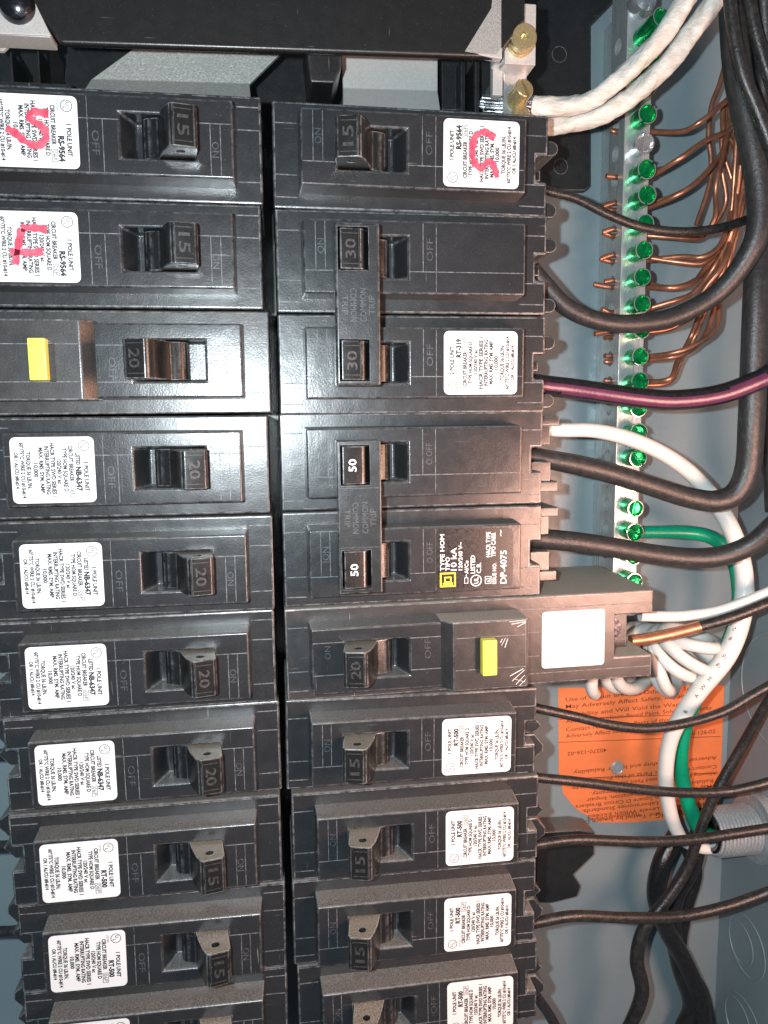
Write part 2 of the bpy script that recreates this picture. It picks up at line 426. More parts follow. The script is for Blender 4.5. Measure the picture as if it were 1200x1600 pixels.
def mk_handle(num, flip=False, dy=0., white=False, short=False):
    mid = (WX0 + WX1) / 2
    def mx(x): return 2 * mid - x if flip else x
    def f(parent):
        hp = [(mx(x), z) for x, z in HP]
        if short: hp = [(x, {7.5: 9.35, 8.6: 8.95, 8.1: 8.5}.get(z, z)) for x, z in hp]
        if flip: hp = hp[::-1]
        g = G(); g.prism(hp, 'y', 4.62, -4.62)
        h = g.build('handle', M['handle'], parent, bevel=.3, seg=2, off=(0, dy, BASE))
        if not short:
            c = G(); c.lathe((mx(-16.1), -6 + dy, 4.9), (0, 1, 0), [(0, 1.05), (12, 1.05)], 20)
            cut(h, c.build('cutter', M['dark'], None, smooth=0, off=OFF))
        zt = 8.12 if not short else 9.16; xc = mx(-17.25)
        t = G(); t.text(num, xc, dy, 2.5 if not white else 1.9, zt, width=4.4 if not white else 3.0, rot=90, ext=.16 if not white else .05, bold=.015)
        if not white:
            for y in (-3.4, 3.4): t.strip(mx(-19.0), y + dy, mx(-15.2), y + dy, zt - .06, .18, .12)
            t.strip(xc + 2.05, -4.2 + dy, xc + 2.05, 4.2 + dy, zt - .03, .16, .1)
        sl_ = (-.4 if short else 1.1) / 4.7 * (-1 if flip else 1)                 # the face leans with the lever
        t.v = [(x, y, z + (x - xc) * sl_) for x, y, z in t.v]
        n = t.build('numeral', M['white'] if white else M['numeral'], h, smooth=0, off=OFF)
        return h
    def first(parent): return f(parent)
    return first
def add_handle(key, parent, *a, **k):
    """handle with its numeral as a sub-part; copies share both meshes"""
    if key not in _cache:
        _cache[key] = mk_handle(*a, **k)(parent); return
    src = _cache[key]; o = src.copy(); COL.objects.link(o); o.parent = parent
    for ch in src.children:
        c = ch.copy(); COL.objects.link(c); c.parent = o
def mk_shroud(style, dy=0.):
    def f(parent):
        g = G()
        if style == 'wedge':
            for s0, y0 in ((1, 1.6), (1, -5.6)):
                g.prism([(30, y0 + 1.0), (36.4, y0 + .8), (39.3, y0 - 2.6), (37.2, y0 - 4.5), (30, y0 - 4.7)] if y0 > 0 else
                        [(30, y0 + 2.2), (37.2, y0 + 2.2), (40.0, y0 - 1.2), (39.8, y0 - 3.2), (37.4, y0 - 5.0), (30, y0 - 5.0)], 'z', -30, -12.5)
        elif style == 'round':
            for y0 in (6.2, -9.4):
                g.prism([(30, y0 + 1.9)] + [(38.5 + 1.8 * math.cos(a), y0 + 1.9 * math.sin(a)) for a in (math.radians(d) for d in range(90, -91, -30))] + [(30, y0 - 1.9)], 'z', -30, -12)
            g.box(30, 36.6, -1.2, 1.6, -30, -15)
        else:
            g.box(30, 42.8, 8.4, 11.0, -34, -13.5); g.box(30, 40.7, 3.0, 8.5, -34, -15)
            g.box(35.0, 40.8, -7.2, -1.6, -34, -14.5); g.box(30, 42.6, -10.0, -7.1, -34, -13.5)
        o = g.build('terminal_shroud', M['case'], parent, bevel=.35, off=(0, dy, BASE))
        return o
    return f
def mk_screw(dy=0.):
    def f(parent):
        g = G(); g.lathe((31.4, -.6 + dy, -24), (0, 0, 1), [(0, 2.3), (7, 2.3), (7.5, 2.0)], 16)
        return g.build('terminal_screw', M['bsteel'], parent, off=OFF)
    return f
LT = {  # label wording: (text, u from label's edge, v offset, capital height, run length, bold)
 'RS-9564': [('1 POLE UNIT', 2.0, 1.7, 1.02, 7.0, 0), ('RS-9564', 3.75, 3.6, 1.3, 5.6, .012)],
 'RT-500': [('1 POLE UNIT', 2.0, 1.7, 1.02, 7.0, 0), ('RT-500', 3.75, 2.7, 1.3, 4.8, .012)],
 'NB-6347': [('1 POLE UNIT', 2.0, 1.7, 1.02, 7.0, 0), ('LISTED', 3.8, -2.6, 1.0, 3.0, 0), ('NB-6347', 3.75, 2.2, 1.3, 5.9, .012)],
 'RT-319': [('2 POLE UNIT', 2.0, .6, 1.02, 7.0, 0), ('RT-319', 3.75, 3.6, 1.3, 4.6, .012)]}
REST = [('CIRCUIT BREAKER', 5.35, -1.5, 1.0, 8.6, 0), ('TYPE HOM SQUARE D', 6.75, 0, 1.0, 10.4, 0), ('120/240 V ac', 8.1, .3, 1.0, 6.0, 0),
        ('HACR TYPE SWD SERIES 1', 9.5, 0, 1.0, 13.0, 0), ('INTERRUPTING RATING', 10.8, 0, 1.0, 11.6, 0), ('MAX. RMS. SYM. AMP', 12.1, 0, 1.0, 10.8, 0),
        ('10,000', 13.4, 0, 1.0, 3.4, 0), ('TORQUE 36 LB./IN.', 15.0, 0, 1.0, 8.8, 0), ("60\u00b0/75\u00b0C WIRE 2 CU #10-#14", 16.35, 0, .95, 13.2, 0), ('OR 1 AL/CU #8-#14', 17.7, 0, .9, 8.6, 0)]
def ring(g, x, y, r, w, z):
    n = 20; vs = []; fs = []
    for k in range(n):
        a = 2 * math.pi * k / n
        for q in (r, r - w): vs.append((x + q * math.cos(a), y + q * math.sin(a), z))
    for k in range(n): j = (k + 1) % n; fs.append((2 * k, 2 * j, 2 * j + 1, 2 * k + 1))
    g.add(vs, fs)
def frame(g, x0, x1, y0, y1, w, z):
    for a, b, c, d in ((x0, x1, y0, y0 + w), (x0, x1, y1 - w, y1), (x0, x0 + w, y0 + w, y1 - w), (x1 - w, x1, y0 + w, y1 - w)):
        g.add([(a, c, z), (b, c, z), (b, d, z), (a, d, z)], [(0, 1, 2, 3)])
def mk_label(kind, lx=6.8, ly=0., dy=0., marks=None):
    def f(parent):
        w, h = 19.0, 15.7; g = G()
        g.prism(rrect(lx, lx + w, ly - h / 2 + dy, ly + h / 2 + dy, 1.3), 'z', -.05, .12)
        lab = g.build('label', M['paper'], parent, smooth=0, off=OFF)
        t = G(); z = .16
        rest = REST
        if kind == 'RT-319': rest = [(a.replace(' SWD', ''), *b) if 'HACR' in a else (a, *b) for a, *b in REST]
        for s, u, v, ch, run, bo in LT[kind] + rest: t.text(s, lx + u, ly + v + dy, ch, z, width=run, rot=90, bold=bo + .042)
        ux, uy = lx + 2.35, ly - 5.7 + dy
        ring(t, ux, uy, 1.32, .16, z); t.text('U', ux - .28, uy - .42, .8, z, rot=90, bold=.02); t.text('L', ux + .36, uy + .42, .8, z, rot=90, bold=.02)
        if kind != 'NB-6347': t.text('LISTED', lx + 4.35, ly - 5.7 + dy, .5, z, width=2.2, rot=90)
        frame(t, lx + 4.65, lx + 6.05, ly + 3.7 + dy, ly + 6.5 + dy, .12, z); t.text('06P', lx + 5.35, ly + 5.1 + dy, .95, z, width=2.2, rot=90)
        t.build('print', M['ink'], lab, smooth=0, off=OFF)
        if marks:
            m = G()
            for pts in marks:
                V = [Vector((a, b)) for a, b in pts]
                Q = [V[0] * 2 - V[1]] + V + [V[-1] * 2 - V[-2]]; P = []
                for i in range(1, len(Q) - 2):
                    a, b, c, d = Q[i - 1:i + 3]
                    for k in range(6 + (i == len(Q) - 3)):
                        u = k / 6; P.append(.5 * (2 * b + (c - a) * u + (2 * a - 5 * b + 4 * c - d) * u * u + (3 * b - a - 3 * c + d) * u ** 3))
                vs = []
                for i, p in enumerate(P):
                    d = (P[min(i + 1, len(P) - 1)] - P[max(i - 1, 0)]).normalized(); ww = .80 + .16 * math.sin(i * 1.3) + .1 * math.sin(i * .5)
                    vs += [(lx + p.x - d.y * ww, ly + dy + p.y + d.x * ww, .2), (lx + p.x + d.y * ww, ly + dy + p.y - d.x * ww, .2)]
                m.add(vs, [(2 * i, 2 * i + 1, 2 * i + 3, 2 * i + 2) for i in range(len(P) - 1)])
            m.build('marker_scribble', M['marker'], lab, smooth=0, off=OFF)
        return lab
    return f
def add_label(key, parent, **k):
    if key not in _cache or k.get('marks'):
        o = mk_label(key, **k)(parent)
        if not k.get('marks'): _cache[key] = o
        return o
    src = _cache[key]; o = src.copy(); COL.objects.link(o); o.parent = parent
    for ch in src.children: c = ch.copy(); COL.objects.link(c); c.parent = o
    return o

RX, LX = 21.53, -49.34
def place(col, i, jx, jy, rot, label, group='black circuit breakers in the two columns'):
    x = (RX if col == 'R' else LX) + jx; y = -25.4 * i + jy + (.37 if col == 'L' else 0)
    return thing('circuit_breaker', label, 'circuit breaker', (x, y, -BASE), rot * .01 + (math.pi if col == 'L' else 0), group)
def single(col, i, jx, jy, rot, label, num, lab, shroud='wedge', marks=None, lx=6.8, ly=0.):
    r = place(col, i, jx, jy, rot, label)
    shared('case', mk_case(), r); shared('panel', mk_panel(), r); shared('seams', mk_seams(), r); mk_letters()(r)
    add_handle('h' + num, r, num); shared('sh' + shroud, mk_shroud(shroud), r); shared('scr', mk_screw(), r)
    o = add_label(lab, r, marks=marks) if (lx, ly) == (6.8, 0.) else add_label(lab, r, marks=marks)
    if (lx, ly) != (6.8, 0.): o.location = W(lx - 6.8, ly, 0)
    return r
M_R0 = [[(12.8, 3.8), (10.2, 5.1), (8, 4.1), (7.1, 1.0), (7.5, -1.6), (9.3, -3.2), (11.4, -1.6), (12.8, -3.2), (13.5, -5.4)]]
M_L0 = [[(6.2, -3.8), (9.1, -4.1), (10.2, -3.5), (10.0, -2.3), (8.7, -1.7), (7.2, -.3), (7.2, 1.7), (9.1, 3.1), (11.6, 2.3), (13.6, .6), (15.5, -.4)]]
M_L1 = [[(6.8, -3.9), (9.6, -4.2), (12.5, -4.1)], [(12.3, -4), (13.2, -.7), (14.2, 4.0)], [(8, 1.0), (11.6, 1.3), (15.2, 1.2)]]
single('L', 0, .098, .082, -.452, 'topmost breaker of the left column, its white label struck with a pink hooked stroke', '15', 'RS-9564', 'round', M_L0, 6.9)
single('L', 1, -.684, .284, -.214, 'second breaker down the left column, pink angular stroke on its white label', '15', 'RS-9564', 'round', M_L1, 7.4)
for i, (jx, jy, rt, lb, num, kind, lx) in {
    3: (-.504, -.107, -.253, 'breaker marked 20 just below the left one with a yellow button', '20', 'NB-6347', 6.9),
    4: (-.044, -.214, -.257, 'fifth breaker down the left column, second of those with label NB-6347', '20', 'NB-6347', 6.9),
    5: (-.285, .001, .358, 'sixth breaker down the left column, handle numeral worn and glossy, label NB-6347', '20', 'NB-6347', 7.0),
    6: (.361, .392, .598, 'seventh breaker down the left column, lowest with label NB-6347', '20', 'NB-6347', 7.0),
    7: (-.099, -.429, .206, 'upper of the left column breakers labelled RT-500, third from the bottom', '15', 'RT-500', 7.1),
    8: (.41, -.201, -.737, 'last whole breaker at the bottom of the left column, label RT-500', '15', 'RT-500', 7.1),
    9: (.278, .09, -.635, 'bottom left breaker cut off by the lower edge of the photo', '15', 'RT-500', 7.1)}.items():
    single('L', i, jx, jy, rt, lb, num, kind, 'wedge', None, lx)
single('R', 0, .089, -.699, -1.025, 'topmost breaker of the right column, pink S-shaped stroke on its white label', '15', 'RS-9564', 'round', M_R0)
for i, (jx, jy, rt, lb) in {
    6: (-.781, .495, -1.016, 'breaker marked 15 directly under the long one with the yellow button on the right'),
    7: (.219, -.276, -.068, 'right column breaker marked 15, third from the bottom'),
    8: (-.234, -.161, -.435, 'right column breaker marked 15, second from the bottom'),
    9: (.612, -.186, .734, 'bottom right breaker cut off by the lower edge of the photo')}.items():
    single('R', i, jx, jy, rt, lb, '15', 'RT-500')
# two-pole breakers with a tie bar over both handles
def double(i, jx, jy, rot, label, num, white, shroud):
    r = place('R', i, jx, jy, rot, label, 'two pole breakers in the right column')
    D = -25.4
    for k, dy in enumerate((0., D)):
        sfx = str(k)
        shared('case' if not k else 'caseB', mk_case(dy=dy), r); shared('panel' if not k else 'panelB', mk_panel(dy), r); shared('seams' + ('' if not k else 'B'), mk_seams(dy=dy), r)
        mk_letters(dy, 'ION' if white and k else 'ON', 'O OFF' if white else 'OFF')(r)
        add_handle('hd%s%s' % (num, sfx), r, num, dy=dy, white=white, short=True)
        shared('sh' + shroud + ('' if not k else 'B'), mk_shroud(shroud, dy), r); shared('scr' + ('' if not k else 'B'), mk_screw(dy), r)
    g = G(); x0, x1 = -20.9, -10.3; zt, zb = 9.0, 3.2; y1, y0 = 5.9, D - 5.9; hx0, hx1 = -20.15, -13.0
    g.box(x0, x1, y0, y1, zb, zt)
    tie = g.build('handle_tie', M['tie'], r, bevel=.7 if not white else .35, seg=3, off=OFF)
    for dy in (0, D):
        c = G(); c.box(hx0, hx1, dy - 4.85, dy + 4.85, 0, 12); cut(tie, c.build('cutter', M['dark'], None, smooth=0, off=OFF))
    t = G(); yc = D / 2
    for s, x, ro in (('TRIP', -18.6, -90), ('COMMON', -16.6, -90), ('COMMON', -14.4, 90), ('TRIP', -12.4, 90)):
        t.text(s, x, yc, 1.55, zt + .01, width=7.6 if len(s) > 4 else 4.4, rot=ro, ext=.12)
    if white: frame_h = [t.strip(x0 + .5, yy, x1 - .5, yy, zt, .16, .06) for yy in (yc + 7.2, yc - 7.2)]
    t.build('tie_lettering', M['letter'], tie, smooth=0, off=OFF)
    return r
d30 = double(1, .19, -.18, -.16, 'two pole breaker with a plain 30 amp tie bar over both handles', '30', False, 'round')
mk = mk_label('RT-319', dy=-25.4)(d30)
d50 = double(3, -.14, .6, .2, 'two pole breaker with white 50 on both handles and a black label', '50', True, 'block')
# printed black label of the 50 amp breaker
dy = -25.4; lx, w, h = 4.9, 20.6, 15.4
g = G(); g.prism(rrect(lx, lx + w, dy - h / 2, dy + h / 2, 1.3), 'z', -.05, .12); lab = tag(g.build('label', M['blacklabel'], d50, smooth=0, off=OFF), 'black printed label')
t = G(); z = .16
def lt(s, u, v, ch, run, b=.012): t.text(s, lx + u, dy + v, ch, z, width=run, rot=90, bold=b, align='L')
for s, u, v, ch, run in (('TYPE HOM', 1.6, -3.0, 1.15, 9.6), ('TIPO', 3.0, -3.0, 1.15, 3.6), ('10 kA', 4.6, -3.0, 1.6, 6.0), ('120/240 V~', 6.4, -3.0, 1.05, 7.4),
                         ('Al/Cu', 8.0, -4.0, 1.05, 3.4), ('LISTED', 9.7, -4.0, 1.2, 4.8), ('C.B.', 11.3, -4.0, 1.2, 2.8), ('HACR TYPE', 13.8, .2, 1.2, 6.6), ('TIPO CARR', 15.2, .2, 1.2, 6.4),
                         ('ISSUE NO.', 15.5, -7.0, 1.05, 5.6), ('DP-4075', 17.9, -7.0, 1.75, 8.8), ('~', 17.0, 5.6, 1.4, 1.6)): lt(s, u, v, ch, run)
ring(t, lx + 10.6, dy - 5.9, 1.55, .24, z); t.text('UL', lx + 10.6, dy - 5.9, 1.15, z, width=1.7, rot=90, bold=.02)
frame(t, lx + 13.0, lx + 14.7, dy - 6.9, dy - 4.9, .13, z); t.text('62', lx + 13.85, dy - 5.9, 1.0, z, width=1.2, rot=90)
frame(t, lx + 7.5, lx + 8.5, dy - 6.6, dy - 5.0, .12, z); t.add([(lx + 7.9, dy - 5, z), (lx + 8.1, dy - 5, z), (lx + 8.1, dy - 4.2, z), (lx + 7.9, dy - 4.2, z)], [(0, 1, 2, 3)])
t.build('print', M['white'], lab, smooth=0, off=OFF)
t = G(); frame(t, lx + 1.0, lx + 5.2, dy - 7.3, dy - 3.5, .42, z)
fx, fy = lx + 3.1, dy - 5.4
frame(t, fx - .95, fx + .95, fy - .8, fy + .8, .36, z); t.add([(fx - 1.35, fy - 1.3, z), (fx + 1.35, fy - 1.3, z), (fx + 1.35, fy - .8, z), (fx - 1.35, fy - .8, z)], [(0, 1, 2, 3)])
t.build('logo', M['yprint'], lab, smooth=0, off=OFF)

# long breakers with a yellow test button
def tester(col, i, jx, jy, rot, label, flip, nlab):
    r = place(col, i, jx, jy, rot, label, 'long breakers with a yellow test button')
    g = G(); n = 12.55; xe = 68.8
    g.prism([(-34.2, -n), (xe, -n), (xe, -6.2), (57.6, -6.2), (57.6, 5.9), (xe, 5.9), (xe, n), (-34.2, n)], 'z', -BASE + 1, -7)
    c = g.build('case', M['dusty'], r, bevel=.5, off=OFF)  # its brown film carries the warm sheen in the colour
    g = G(); g.box(50, 65.2, -7, 7, -BASE + 1, -15.5); g.build('terminal_block', M['case'], r, bevel=.4, off=OFF)
    g = G(); g.lathe((59.6, -.4, -16.5), (0, 0, 1), [(0, 3.6), (1.6, 3.6), (1.6, 3.0)], 24); s = g.build('terminal_screw', M['bsteel'], r, off=OFF)
    g = G(); g.box(58.6, 60.4, -3.1, 2.3, -14.9, -14.0); g.build('slot', M['dark'], s, smooth=0, off=OFF)
    panel_geo(PX0, 7.2).build('raised_panel', M['panel'], r, bevel=.5, seg=3, off=OFF)
    g = G(); py = PY + .55
    g.prism([(6.2, -7.3), (6.2, .02), (8.9, 3.0), (28.6, 3.0), (29.2, 2.4), (29.4, -7.3)], 'y', -py, py)
    g.build('button_housing', M['dusty'], r, bevel=.45, seg=2, off=OFF)  # brown here is the painted warm reflection, over some dust
    g = G()
    for y in (-3.6, 5.0):
        g.strip(9.4, y, 28.2, y, 3.0, .2, .06)
        for a, b in ((PX0 + .4, WX0 - .1), (WX1 + .2, 6.2)): g.strip(a, y, b, y, 0, .2, .05)
    for y in (-9.9, -4.6, 7.4): g.strip(-33.5, y, -28.3, y, -7, .26, .06)
    for y in (9.0,): g.strip(30, y, xe - .5, y, -7, .22, .06)
    for y in (-9.4, -4.4, 2.4):
        g.strip(30, y, 35.4 if y > -9 else xe - .5, y, -7, .2, .06)
    g.build('mould_seam', M['seam'], r, smooth=0, off=OFF)
    mk_letters(xo=2.6)(r)
    add_handle('h20' + ('f' if flip else ''), r, '20', flip=flip)
    if not flip:
        g = G(); random.seed(21)
        for (ax, ay, bx, by) in [(23.8, 8.6, 28.0, 8.9), (24.4, 8.0, 28.3, 8.5), (26, 7.2, 28.2, 8.2), (21.4, 3.2, 21.9, 4.2), (21.7, 2.4, 22.8, 4.4), (22.6, 1.8, 23.4, 4.2), (24.0, -6.0, 27.6, -4.2), (24.6, -7.4, 27.9, -4.6), (25.6, -8.4, 28.0, -6.0), (26.6, -8.8, 28.3, -7.2), (25.0, -6.8, 28.1, -7.9)]:
            g.strip(ax, ay, bx, by, 3.0, random.uniform(.08, .2), .012)
        g.build('scuff_mark', M['paper'], r, smooth=0, off=OFF)
    g = G(); g.box(16.0, 19.9, -4.75, 4.75, 1, 5.4); g.build('test_button', M['yellow'], r, bevel=.35, off=OFF)
    g = G(); g.box(14.6, 16.05, -3.6, 5.0, 2.6, 3.06); g.build('button_slot', M['dark'], r, smooth=0, off=OFF)
    g = G(); g.prism(rrect(36.2, 54.4, -8.1, 8.0, 1.0), 'z', -7.05, -6.86); lb = g.build('label', M['paper'], r, smooth=0, off=OFF)
    t = G(); z = -6.8; random.seed(3)
    for k, (s, u, run) in enumerate((('NOTICE', 3.2, 7), ('CIRCUIT BREAKER', 5.4, 10), ('AC-151', 7.4, 7), ('ISSUE', 8.9, 5), ('TYPE HOM', 10.6, 7), ('120 V ac', 12.4, 8), ('10,000', 13.8, 6), ('WIRE 14-8', 16.0, 9))):
        t.text(s, 36.2 + u, random.uniform(-.4, .6), .85, z, width=run, rot=-90)
    frame(t, 38.0, 39.6, 4.4, 6.0, .12, z)
    t.build('faded_print', M['faint'], lb, smooth=0, off=OFF)
    t = G(); ring(t, 38.4, -5.8, 1.2, .15, z); t.text('UL', 38.4, -5.8, .8, z, rot=-90); t.build('print', M['letter'], lb, smooth=0, off=OFF)
    return r
tester('L', 2, .468, .102, -.024, 'left column breaker with a yellow button and its handle thrown to the outer side', True, 0)
tester('R', 5, -.1, .55, .9, 'long right column breaker with a yellow button, reaching past its neighbours towards the wires', False, 1)

# ------------------------------------------------------------------ bus structure behind and above the breakers
g = G(); g.box(-84, 62, -330, 14, -60, -48)
tag(g.build('panel_base', M['base'], bevel=.5), 'black plastic base behind the breakers, seen in the gap between the columns', 'mounting base')
def at3(px, py, z): return tuple(at(px, py, z))
g = G(); a, b = at(835, 300, -61), at(922, 298, -61); c = at(922, 40, -61); e = at(966, 0, -61)
g.prism([(30, a.y), (b.x - 1.5, b.y), (b.x, b.y + 1.5), (c.x, c.y), (e.x + 6, e.y + 7), (e.x + 6, 90), (-120, 90), (-120, 11), (30, 11)], 'z', -64, -61)
ip = tag(g.build('insulator_plate', M['base'], bevel=.4), 'black plastic backing plate with moulded circles behind the white cables', 'backing plate')
g = G()
for px, py, rr in ((874, 85, 2.4), (876, 260, 2.4)):
    p = at(px, py, -61); g.tube([(p.x + rr * math.cos(t_), p.y + rr * math.sin(t_), -61) for t_ in (math.radians(d) for d in range(0, 361, 30))], .09, 6, .5)
g.build('moulded_ring', M['seam'], ip)
# black cover bar
g = G(); a = at(60, 66, -8); b = at(778, 90, -8); yt = 60
g.prism([(a.x - 6, a.y + 14), (a.x + 5, a.y), (b.x, b.y), (b.x + 7, b.y + 9), (b.x + 7, yt), (a.x - 6, yt)], 'z', -10.4, -8)
cov = tag(g.build('cover_bar', M['cover'], bevel=.8, seg=3), 'smooth black plastic cover spanning above both breaker columns', 'cover')
g = G(); a = at(478, 84, -16); b = at(534, 130, -16); g.prism([(a.x, a.y + 6), (a.x + 1, b.y), (b.x - 2, b.y), (b.x, b.y + 4), (b.x, a.y + 6)], 'z', -36, -16)
g.build('cover_tab', M['base'], cov, bevel=.5)
def bent_plate(name, quad_top, quad_low, zt, zm, zl, mat, label, cat):
    """sheet metal bent along a horizontal line: the flat face above, the flange below"""
    g = G(); V = [at(*q, z) for q, z in zip(quad_top, (zt, zt))] + [at(*q, zm) for q in quad_low[:2]] + [at(*q, zl) for q in quad_low[2:]]
    t = 1.6
    vs = [tuple(p) for p in V] + [(p.x, p.y, p.z - t) for p in V]
    g.add(vs, [(0, 1, 3, 2), (2, 3, 5, 4), (6, 8, 9, 7), (8, 10, 11, 9), (0, 2, 8, 6), (2, 4, 10, 8), (1, 7, 9, 3), (3, 9, 11, 5), (4, 5, 11, 10), (0, 6, 7, 1)])
    return tag(g.build(name, mat, smooth=20, bevel=.25), label, cat)
bent_plate('bus_plate', ((222, 66), (450, 72)), ((142, 124), (390, 131), (124, 152), (392, 156)), -34, -34, -29, M['galv'], 'speckled galvanised sheet showing above the left breaker column', 'metal plate')
bent_plate('bus_plate', ((533, 74), (684, 84)), ((536, 138), (684, 142), (536, 178), (690, 184)), -34, -34, -28, M['alu'], 'dull grey metal strip showing above the right breaker column', 'metal plate')
g = G(); a, b, c, d = at(105, 66, -44), at(235, 66, -44), at(150, 150, -44), at(100, 128, -44)
g.prism([(a.x, a.y), (d.x, d.y), (c.x - 5, c.y), (c.x, c.y), (b.x, b.y)], 'z', -47, -44)
tag(g.build('inner_rib', M['base'], bevel=.4), 'black angled plastic rib beside the galvanised sheet', 'plastic rib')
g = G()
for x0, x1, y0, y1, z in ((15, 22, 80, 142, -30), (58, 64, 72, 142, -28), (76, 81, 60, 142, -28)):
    a, b = at(x0, y0, z), at(x1, y1, z); g.box(a.x, b.x, b.y, a.y, z - 14, z)
a, b = at(0, 122, -24), at(108, 145, -24); g.box(a.x - 8, b.x, b.y, a.y, -40, -26)
tag(g.build('wire_barrier', M['base'], bevel=.3), 'black ribbed plastic barrier under the left bracket', 'plastic barrier')
g = G()
for px, y0, y1, z in ((720, 92, 175, -30), (742, 92, 180, -26)):
    a, b = at(px, y0, z), at(px + 7, y1, z); g.box(a.x, b.x, b.y, a.y, z - 14, z)
a, b = at(690, 92, -36), at(770, 175, -36); g.box(a.x, b.x, b.y, a.y, -46, -36)
tag(g.build('wire_barrier', M['base'], bevel=.3), 'black ribbed plastic barrier left of the brass screws', 'plastic barrier')

# left bracket with a black screw
lb = thing('bracket', 'grey metal bracket with a domed black screw at the top left corner', 'bracket', tuple(at(30, 40, -16)))
o0 = at(30, 40, -16); oo = (-o0.x, -o0.y, 16)
g = G(); P = [at(-60, -30, -6), at(38, -30, -6), at(80, 56, -6), at(-60, 50, -6)]; g.prism([(p.x, p.y) for p in P][::-1], 'z', -7.6, -6); g.box(at(-60, 50, -6).x, at(80, 56, -6).x - .4, at(80, 56, -6).y - .2, at(80, 56, -6).y + 1.3, -13, -6.4)
g.build('bracket_plate', M['alu'], lb, bevel=.25, off=oo)
g = G(); p = at(26, 8, -5.5); g.lathe((p.x, p.y, -6.5), (0, 0, 1), [(0, 4.0), (1.2, 4.0), (2.6, 3.5), (3.6, 2.3), (4.0, .9), (4.05, .05)], 24); g.build('screw', M['bsteel'], lb, off=oo)
g = G(); a, b = at(2, 66, -16), at(12, 80, -16); g.tube([at3(-8, 72, -18), at3(2, 74, -18), at3(8, 66, -18)], 1.3, 10); g.build('tongue', M['alu'], lb, off=oo)

# right main terminal: bent bracket, clamp body, two screws
o0 = at(790, 100, -20); oo = (-o0.x, -o0.y, 20)
ml = thing('terminal_lug', 'silver terminal lug with a star drive brass screw above a slotted one', 'terminal', tuple(o0))
g = G(); P = [at(770, -30, -8), at(785, -30, -8), at(785, 92, -8), at(723, 82, -8), at(766, 12, -8)]; g.prism([(p.x, p.y) for p in P][::-1], 'z', -10.5, -8)
g.build('bracket_plate', M['alu'], ml, bevel=.3, off=oo)
g = G(); a, b = at(789, 3, -12), at(837, 102, -12); g.box(a.x, b.x, b.y, a.y, -22, -12); g.build('clamp_plate', M['alu'], ml, bevel=.3, off=oo)
g = G(); a, b = at(787, 98, -18), at(823, 178, -18); g.box(a.x, b.x, b.y - 4, a.y, -36, -18); g.build('clamp_body', M['zinc'], ml, bevel=.3, off=oo)
g = G(); a, b = at(771, 92, -16), at(787, 148, -16); g.box(a.x, b.x - .1, b.y, a.y + 1, -19, -16.5); g.tube([at3(770, 108, -17), at3(779, 98, -15.5), at3(789, 94, -13)], .9, 8); g.build('spring_clip', M['alu'], ml, bevel=.2, off=oo)
def screw_head(parent, p, ax, prof, mat, slot=None, star=None):
    ax = Vector(ax).normalized(); p = Vector(p)
    g = G(); g.lathe(p, ax, prof, 28); h = g.build('screw', mat, parent, off=oo, smooth=35)
    top = p + ax * max(q[0] for q in prof); u = ax.orthogonal().normalized(); w = ax.cross(u); c = G()
    if slot:
        wd, ln, dp, ang = slot; d1 = u * math.cos(ang) + w * math.sin(ang); d2 = ax.cross(d1)
        vs = [top + d1 * s1 * ln + d2 * s2 * wd + ax * s3 for s3 in (-dp, 1.) for s2 in (-1, 1) for s1 in (-1, 1)]
        c.add(vs, [(0, 2, 3, 1), (4, 5, 7, 6), (0, 1, 5, 4), (2, 6, 7, 3), (0, 4, 6, 2), (1, 3, 7, 5)])
    else:
        r, dp = star; n = 12; vs = []
        for t_ in (-dp, 1.):
            for k in range(n): q = r * (1 if k % 2 == 0 else .66); vs.append(top + (u * math.cos(k * math.pi / 6) + w * math.sin(k * math.pi / 6)) * q + ax * t_)
        c.add(vs, [tuple(range(n - 1, -1, -1)), tuple(range(n, 2 * n))] + [(k, (k + 1) % n, n + (k + 1) % n, n + k) for k in range(n)])
    cut(h, c.build('cutter', M['dark'], None, smooth=0, off=oo))
    if parent and False: pass
    # the cutter was placed in the parent's own frame, like the screw
    return h
p = at(812, 68, -12); screw_head(ml, p, (0, 0, 1), [(0, 3.5), (1.2, 3.5), (1.2, 3.0), (1.9, 3.35), (3.6, 3.35), (4.0, 3.0)], M['brass'], star=(1.15, 1.5))
p = at(806, 156, -18); screw_head(ml, p, (.22, .30, 1), [(-2, 2.6), (4.6, 2.6), (4.9, 2.4)], M['brass'], slot=(.42, 3.5, 1.6, 1.1))
p = at(811, 182, -18); g = G(); g.lathe(p, (.1, .2, 1), [(-2, 2.4), (1.6, 2.4), (2.0, 1.9)], 20); g.build('screw', M['brass'], ml, off=oo)

